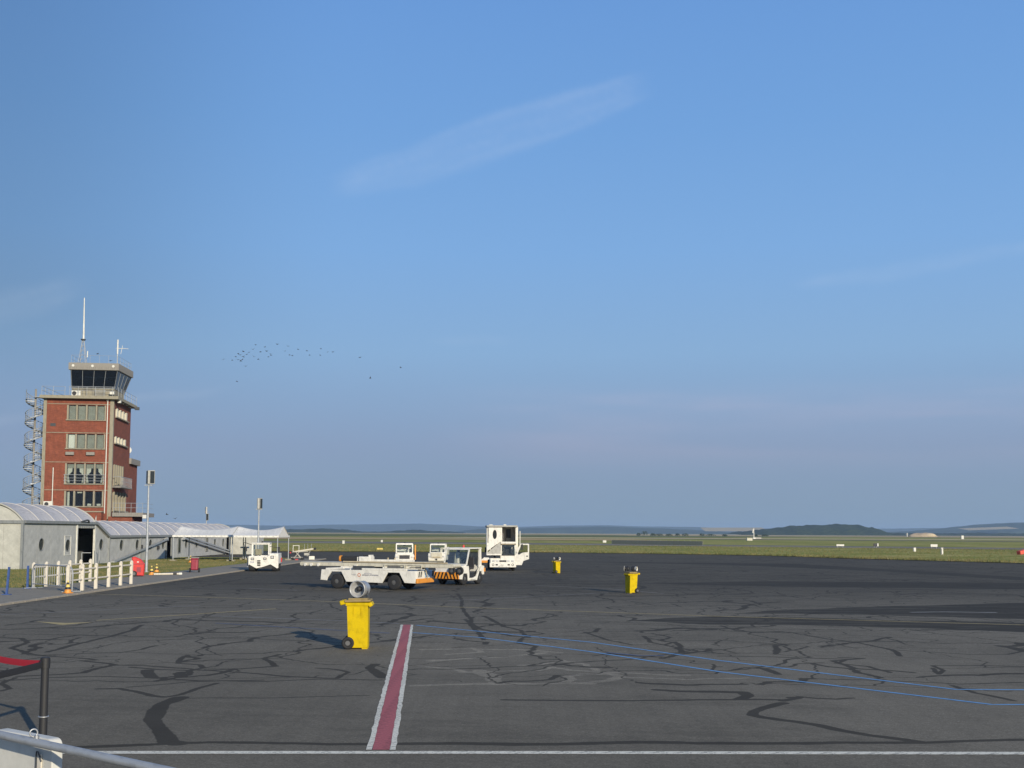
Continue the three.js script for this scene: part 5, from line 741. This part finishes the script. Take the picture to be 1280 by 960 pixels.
{ const t = thing('equipment_box', 'low white and orange equipment trolley between the striped tractor and the truck', 'trolley', [-2.15, 0, -90.5]); part('body', [rbox(0.75, 0.2, 0.6, 0.03, 0, 0.36, 0)], M.orange, t); part('top', [prism([[-0.38, 0], [0.38, 0], [0.3, 0.22], [-0.1, 0.24]], 0.55).translate(0, 0.46, 0)], M.white, t); for (const x of [-0.26, 0.26]) part('wheel', cyl(0.13, 0.13, 0.5, 14, x, 0.13, 0, Math.PI / 2), M.rubber, t); }
{ // small conveyor on a frame
  const t = thing('mobile_conveyor', 'spindly grey conveyor frame on small wheels parked beyond the tow tractor', 'conveyor', [-20.0, 0, -104.5], 0.1);
  part('beam', [place(new THREE.BoxGeometry(1.9, 0.14, 0.5), 0.35, 0.98, 0, 0, 0, 0.16)], M.cream, t); part('end_roller', cyl(0.11, 0.11, 0.6, 14, 1.3, 1.12, 0, Math.PI / 2), M.rubber, t);
  part('frame', [rod([-0.7, 0.15, 0.3], [-0.1, 0.85, 0.3], 0.04), rod([0.1, 0.1, 0.3], [-0.5, 0.85, 0.3], 0.04), rod([-0.7, 0.15, -0.3], [-0.1, 0.85, -0.3], 0.04), rod([0.1, 0.1, -0.3], [-0.5, 0.85, -0.3], 0.04), rod([-0.8, 0.8, 0.3], [0.7, 0.85, 0.3], 0.04), rod([-0.9, 0.3, 0.3], [0.2, 0.3, 0.3], 0.035), rod([0.6, 0.4, 0.3], [0.9, 0.95, 0.3], 0.03)], M.bandGrey, t);
  part('backrest_frame', [place(frame(-0.3, 0, 0.3, 0.6, 0.05, 0.05), -0.45, 0.85, 0.2, -0.2)], M.whiteClean, t); part('motor', [rbox(0.4, 0.28, 0.4, 0.04, -0.45, 0.7, 0), rbox(0.3, 0.22, 0.3, 0.04, 0.5, 0.72, 0)], M.black, t); part('motor_cover', rbox(0.5, 0.25, 0.4, 0.05, 0.55, 0.6, 0.1), M.bandGrey, t);
  for (const x of [-0.75, 0.12]) { part('wheel', cyl(0.15, 0.15, 0.1, 16, x, 0.15, 0.32, Math.PI / 2), M.rubber, t); part('wheel', cyl(0.15, 0.15, 0.1, 16, x, 0.15, -0.32, Math.PI / 2), M.rubber, t); }
  for (const x of [0.3, 0.62, 0.95]) part('rail_post', rod([x, 1.0, -0.2], [x, 1.6, -0.2], 0.018, 5), M.steel, t); part('warning_lamp', [box(0.12, 0.12, 0.1, -0.95, 0.75, 0.3)], M.red, t); part('wheel_chock', box(0.25, 0.14, 0.2, -0.35, 0.08, 0.35), M.red, t); }
{ const t = thing('crate', 'small white plastic crate on the apron beside the spindly conveyor', 'crate', [-19.3, 0, -106.2], 0.3); part('sides', [box(0.52, 0.36, 0.03, 0, 0.2, 0.2), box(0.52, 0.36, 0.03, 0, 0.2, -0.2), box(0.03, 0.36, 0.37, 0.25, 0.2, 0), box(0.03, 0.36, 0.37, -0.25, 0.2, 0)], M.whiteClean, t); part('floor', box(0.45, 0.03, 0.36, 0, 0.02, 0), M.whiteClean, t); }

// ---------- far airfield marks ----------
function board(x, z, w, h, y, mat, label, extra) { const t = thing('airfield_sign', label, 'sign', [x, 0, z]); part('board', rbox(w, h, 0.16, 0.02, 0, y + h / 2, 0), mat, t); for (const s of [-1, 1]) part('leg', rod([s * w * 0.35, 0, 0], [s * w * 0.35, y, 0], 0.04), M.galv, t); if (extra) extra(t); }
board(66.6, -222.8, 1.55, 0.36, 0.35, M.whiteClean, 'wide low white board beside the taxiway'); board(74.7, -225.8, 0.7, 0.6, 0.3, M.black, 'small black sign with a white end plate on the verge', (t) => part('end_plate', rbox(0.25, 0.62, 0.17, 0.02, 0.52, 0.6, 0), M.whiteClean, t)); board(83.6, -217.6, 1.35, 0.5, 0.35, M.whiteClean, 'tall white board standing beside the taxiway next to the marker posts');
for (const [x, z, h, w, l] of [[64.5, -176, 0.65, 0.38, 'squat white marker post in the long verge grass'], [58.5, -149.5, 0.95, 0.3, 'tall white marker post with a dark stripe by the apron edge'], [299, -729, 2.2, 1.6, 'white far marker standing out in the green field'], [-38.3, -250.5, 0.75, 0.5, 'white marker beside the taxiway before the low wood'], [-34.7, -294, 0.6, 0.5, 'small white marker across the taxiway'], [26.7, -316, 0.65, 1.0, 'white marker near the dark screen fence']]) { const t = thing('marker_post', l, 'marker', [x, 0, z]); part('post', rbox(w, h, w * 0.7, Math.min(0.05, w * 0.15), 0, h / 2, 0), M.whiteClean, t); if (l.includes('stripe')) part('stripe', box(w * 0.35, h * 0.8, 0.02, -w * 0.36, h * 0.5, w * 0.36), M.darkMetal, t); part('cap', rbox(w * 1.1, h * 0.08, w * 0.8, 0.01, 0, h * 1.03, 0), M.bandGrey, t); }
{ const t = thing('taxiway_light', 'low yellow light box in the grass behind the belt loaders', 'light', [-19.8, 0, -165.3]); part('housing', rbox(0.9, 0.28, 0.4, 0.06, 0, 0.2, 0), M.yellowPale, t); part('foot', box(0.5, 0.08, 0.3, 0, 0.04, 0), M.darkMetal, t); }
{ const t = thing('screen_fence', 'long dark slatted screen fence standing on the far grass', 'fence'); const a = [25, -274], b = [43, -247]; for (let k = 0; k < 16; k++) { const q = (s) => [a[0] + (b[0] - a[0]) * s, a[1] + (b[1] - a[1]) * s], p = q((k + 0.5) / 16), L = Math.hypot(b[0] - a[0], b[1] - a[1]) / 16; part('panel', box(L - 0.04, 0.95, 0.08, p[0], 0.55, p[1], 0, Math.atan2(-(b[1] - a[1]), b[0] - a[0])), M.fenceGreen, t); const e = q(k / 16); part('post', box(0.1, 1.1, 0.1, e[0], 0.55, e[1] - 0.06), M.galv, t); } }
{ const t = thing('windsock_mast', 'thin white mast with a drooping windsock before the wooded hill', 'windsock', [128.3, 0, -582]); part('mast', [cyl(0.16, 0.25, 5.6, 10, 0, 2.8, 0)], M.whiteClean, t); part('windsock', [cyl(0.2, 0.32, 2.2, 12, -0.45, 4.3, 0, 0, 0, -0.12)], M.whiteClean, t); part('base', rbox(1.3, 0.8, 1.2, 0.1, 0.1, 0.4, 0), M.whiteClean, t); }
solo('equipment_hut', [rbox(2.2, 1.0, 2, 0.05, 0, 0.5, 0), box(2.4, 0.12, 2.2, 0, 1.06, 0)], M.cream, 'squat cream hut by the windsock', 'hut', [95.8, 0, -443]);
solo('equipment_hut', [rbox(4, 0.7, 3, 0.05, 0, 0.38, 0), box(4.3, 0.1, 3.3, 0, 0.78, 0)], M.bandGrey, 'long low pale hut under the wooded hill', 'hut', [134, 0, -600]);
{ const g = new THREE.SphereGeometry(1, 26, 12), p = g.attributes.position; for (let i = 0; i < p.count; i++) { const n = 0.75 + 0.6 * nz(p.getX(i) * 0.2 + 0.3, p.getZ(i) * 0.2 + p.getY(i) * 0.1); p.setXYZ(i, p.getX(i) * 19 * n, Math.max(0, p.getY(i)) * 5 * n * (0.6 + 0.8 * nz(p.getX(i) * 0.35, p.getZ(i) * 0.2)), p.getZ(i) * 10 * n); } g.computeVertexNormals(); const t = thing('sand_mound', 'sandy pile of bare earth before the far tree line', 'mound', [560, -0.1, -1500]); part('earth', g, std(0.5, 0.38, 0.24, 0.95, T_patch), t); part('face', [ball(6, 9, 1.5, 5, 1.4, 0.6, 0.8)], std(0.66, 0.53, 0.34, 0.95, T_patch), t); part('silo', [cyl(1.3, 1.3, 5, 12, -21, 2.5, 2)], M.bandGrey, t); }
{ const t = thing('windsock_cone', 'red marker lying in the verge grass at the apron corner', 'marker', [70.6, 0, -152]); part('shell', [rbox(1.4, 0.55, 0.8, 0.12, 0, 0.42, 0, 0, 0.3, 0.2)], std(0.75, 0.1, 0.06, 0.6, T_dirt), t); part('foot', box(0.8, 0.1, 0.5, 0, 0.05, 0), M.darkMetal, t); }
// far hedge trees on the stubble
{ const r = rng(31), lm = wood([0.03, 0.05, 0.02], [0.06, 0.085, 0.03], 6, 0.15);
  for (const [x, z, w, h, l] of [[133, -1150, 5, 3.4, 'dark bush in the far hedge on the stubble'], [139, -1150, 9, 5.5, 'rounded dark tree in the far hedge on the stubble'], [148, -1150, 7, 3, 'dark bush in the far hedge on the stubble'], [156, -1160, 10, 2.6, 'dark bush in the far hedge on the stubble'], [166, -1160, 9, 2.4, 'dark bush in the far hedge on the stubble'], [176, -1165, 6, 2.8, 'dark bush in the far hedge on the stubble'], [184, -1165, 8, 3.2, 'dark bush in the far hedge on the stubble'], [203, -1170, 7, 3, 'dark bush in the far hedge on the stubble'], [212, -1170, 12, 2.6, 'dark bush in the far hedge on the stubble'], [228, -1175, 6, 2, 'dark bush in the far hedge on the stubble'], [262, -1180, 5, 2.2, 'dark bush in the far hedge on the stubble'], [272, -1180, 9, 2, 'dark bush in the far hedge on the stubble']]) {
    const t = thing(l[0] === 'r' ? 'hedge_tree' : 'hedge_bush', l, l[0] === 'r' ? 'tree' : 'bush', [x, 0, z], 0, 'hedge bushes on the stubble field'), pos = [];
    for (let k = 0; k < 260; k++) { const a = r() * 6.28, u = Math.sqrt(r()), v = r(), cx = Math.cos(a) * u * w / 2 * (1 - 0.5 * v * v), cy = 0.15 * h + v * h * 0.85 * (0.7 + 0.3 * nz(a * 0.16, x)), cz = Math.sin(a) * u * w / 3; for (let q = 0; q < 3; q++) pos.push(cx + (r() - 0.5) * 1.1, cy + (r() - 0.5) * 0.9, cz + (r() - 0.5) * 1.1); }
    const g = new THREE.BufferGeometry(); g.setAttribute('position', new THREE.Float32BufferAttribute(pos, 3)); g.computeVertexNormals(); part('crown', g, lm, t); part('trunk', cyl(0.12, 0.2, h * 0.6, 7, 0, h * 0.3, 0), M.rim, t); } }

// ---------- birds ----------
{ const r = rng(91), bm = std(0.03, 0.03, 0.035, 0.9); let first = null;
  const B = [[-53.7, 34.57, -201.9], [-56.04, 36.83, -217.2], [-53.07, 36.13, -208.5], [-55.56, 37.4, -220.2], [-55.82, 38.79, -221.3], [-48.48, 34.04, -193.3], [-47.7, 32.55, -190.7], [-57.68, 39.28, -231.9], [-50.36, 35.31, -203], [-49.93, 36.03, -201.7], [-59.23, 41.08, -239.8], [-52.35, 35.09, -213.5], [-56.73, 40.37, -231.8], [-51.89, 37.87, -213.8], [-56.23, 33.24, -222], [-47.19, 35.77, -197.5], [-52.78, 38.3, -221.7], [-55.19, 42.74, -233.4], [-50.62, 36.89, -216.2], [-52.75, 40.17, -227.1], [-50.97, 40.62, -223.6], [-43.7, 34.73, -193.2], [-51.2, 39.24, -227.9], [-48.99, 38.54, -219.6], [-45.62, 35.92, -205.1], [-41.59, 35.72, -191.6], [-48.91, 41.4, -233.3], [-44.19, 39.12, -213.6], [-46.4, 39.36, -225.9], [-47.44, 40.52, -233.9], [-44.52, 40.5, -225.7], [-44.75, 41.95, -236.1], [-39.14, 36.72, -209.7], [-40.64, 39.99, -230], [-37.41, 38.39, -212.2], [-40.32, 41.81, -236.8], [-38.75, 41.35, -233.9], [-27.4, 33.94, -194.9], [-20.19, 32.43, -196.8], [-26.19, 31.07, -200.8], [-47.77, 23.02, -125], [-46.24, 22.23, -125], [-39.29, 4.61, -125], [-38.32, 4.13, -125]];
  B.forEach(([x, y, z], i) => { let b;
    if (!first) { b = thing('bird', 'tiny dark bird of the flock flying in the open sky', 'bird', [x, y, z], 0, 'flock of birds'); part('body', [ball(0.085, 0, 0, 0, 1, 0.9, 2.3), new THREE.ConeGeometry(0.06, 0.2, 6).rotateX(-Math.PI / 2).translate(0, 0, -0.26)], bm, b); for (const s of [-1, 1]) part('wing', prism([[0, -0.11], [s * 0.2, -0.02], [s * 0.45, 0.12], [s * 0.24, 0.12], [0, 0.12]], 0.02).rotateX(-Math.PI / 2).rotateZ(s * 0.35), bm, b); first = b; }
    else { b = first.clone(); b.name = numbered('bird'); b.userData = { ...first.userData }; scene.add(b); if (i >= 40) b.userData.label = ['tiny dark bird above the control tower roof', 'tiny dark bird low over the control tower roof rail', 'tiny dark bird above the corridor roof', 'tiny dark bird skimming just over the corridor roof'][i - 40]; }
    b.position.set(x, y, z); b.rotation.set((r() - 0.5) * 0.6, r() * 6.28, (r() - 0.5) * 0.9); b.scale.setScalar(i >= 40 ? 0.6 : 0.7 + 0.25 * r()); }); }

// ---------- foreground: stanchions, belts, handrail, white panel ----------
function stanchion(x, z, label) { const t = thing('belt_stanchion', label, 'stanchion', [x, 0, z]); part('post', [cyl(0.048, 0.052, 1.02, 20, 0, 0.51, 0)], M.black, t); part('head', [cyl(0.06, 0.06, 0.13, 20, 0, 1.03, 0), cyl(0.05, 0.06, 0.012, 20, 0, 1.1, 0)], M.black, t); part('collar', [place(new THREE.TorusGeometry(0.058, 0.01, 6, 20), 0, 0.35, 0, Math.PI / 2)], M.steel, t); part('base', [cyl(0.05, 0.18, 0.05, 24, 0, 0.03, 0)], M.black, t); }
stanchion(-6.01, -14.3, 'black belt stanchion holding the red belt, standing before the white panel'); stanchion(-8.3, -16.6, 'black belt stanchion at the far end of the red belt'); stanchion(-6.35, -12.1, 'black belt stanchion at the far end of the black belt');
function belt(a, b, sag, mat, name, label) { const g = slab((u, v) => [a[0] + (b[0] - a[0]) * u, a[1] + (b[1] - a[1]) * u - sag * 4 * u * (1 - u), a[2] + (b[2] - a[2]) * u], 20, 1, 0.1); const n = [a[2] - b[2], 0, b[0] - a[0]], L = Math.hypot(n[0], n[2]), p = slab((u, v) => [a[0] + (b[0] - a[0]) * u + n[0] / L * 0.006 * (v - 0.5), a[1] + (b[1] - a[1]) * u - sag * 4 * u * (1 - u), a[2] + (b[2] - a[2]) * u + n[2] / L * 0.006 * (v - 0.5)], 20, 1, 0.085); solo(name, p, mat, label, 'belt'); }
belt([-6.06, 1.06, -14.35], [-8.25, 1.06, -16.55], 0.07, M.redBelt, 'barrier_belt', 'red webbing belt sagging from the black stanchion'); belt([-6.02, 1.06, -14.24], [-6.34, 1.06, -12.16], 0.02, M.black, 'barrier_belt', 'black webbing belt running off the black stanchion');
{ const t = thing('handrail', 'grey round metal handrail slanting across the foreground corner', 'handrail'); part('rail', [rod([-5.6, 1.0, -10.41], [-1.75, 1.0, -7.55], 0.034, 18)], M.galv, t); for (const [x, z] of [[-5.3, -10.19], [-1.9, -7.66]]) part('post', rod([x, 0, z], [x, 0.98, z], 0.03, 14), M.galv, t); part('ring_bolt', [place(new THREE.TorusGeometry(0.03, 0.007, 8, 18), -3.93, 1.075, -9.17, 0, 0.6, 0), cyl(0.02, 0.02, 0.03, 10, -3.9, 1.04, -9.16)], M.steel, t); }
{ const t = thing('plastic_barrier', 'white rounded plastic barrier behind the handrail', 'barrier', [-3.95, 0, -9.42], -0.6); const s = new THREE.Shape(); s.moveTo(-0.75, 0.06); s.lineTo(0.1, 0.06); s.lineTo(0.1, 0.9); s.quadraticCurveTo(0.1, 0.97, 0.03, 0.97); s.lineTo(-0.7, 0.97); s.quadraticCurveTo(-0.75, 0.97, -0.75, 0.9); s.closePath();
  part('shell', new THREE.ExtrudeGeometry(s, { depth: 0.08, bevelEnabled: true, bevelSize: 0.012, bevelThickness: 0.012, bevelSegments: 3 }).translate(0, 0, -0.1), M.whiteClean, t); part('strap', [rbox(0.06, 0.5, 0.012, 0.004, -0.05, 0.6, 0.0), rod([-0.05, 0.7, 0.0], [-0.05, 0.7, 0.03], 0.014)], M.postWhite, t); part('strap_loop', [tube([[-0.09, 0.4, 0.006], [-0.09, 0.78, 0.008], [-0.06, 0.88, 0.02], [-0.01, 0.79, 0.01]], 0.006, 20, 6)], M.darkMetal, t); part('foot', [rbox(0.25, 0.06, 0.5, 0.01, -0.05, 0.03, -0.05), rbox(0.25, 0.06, 0.5, 0.01, -0.55, 0.03, -0.05)], M.black, t); }

scene.traverse((o) => { if (o.isMesh) { o.castShadow = true; o.receiveShadow = true; } });
renderer.render(scene, camera);
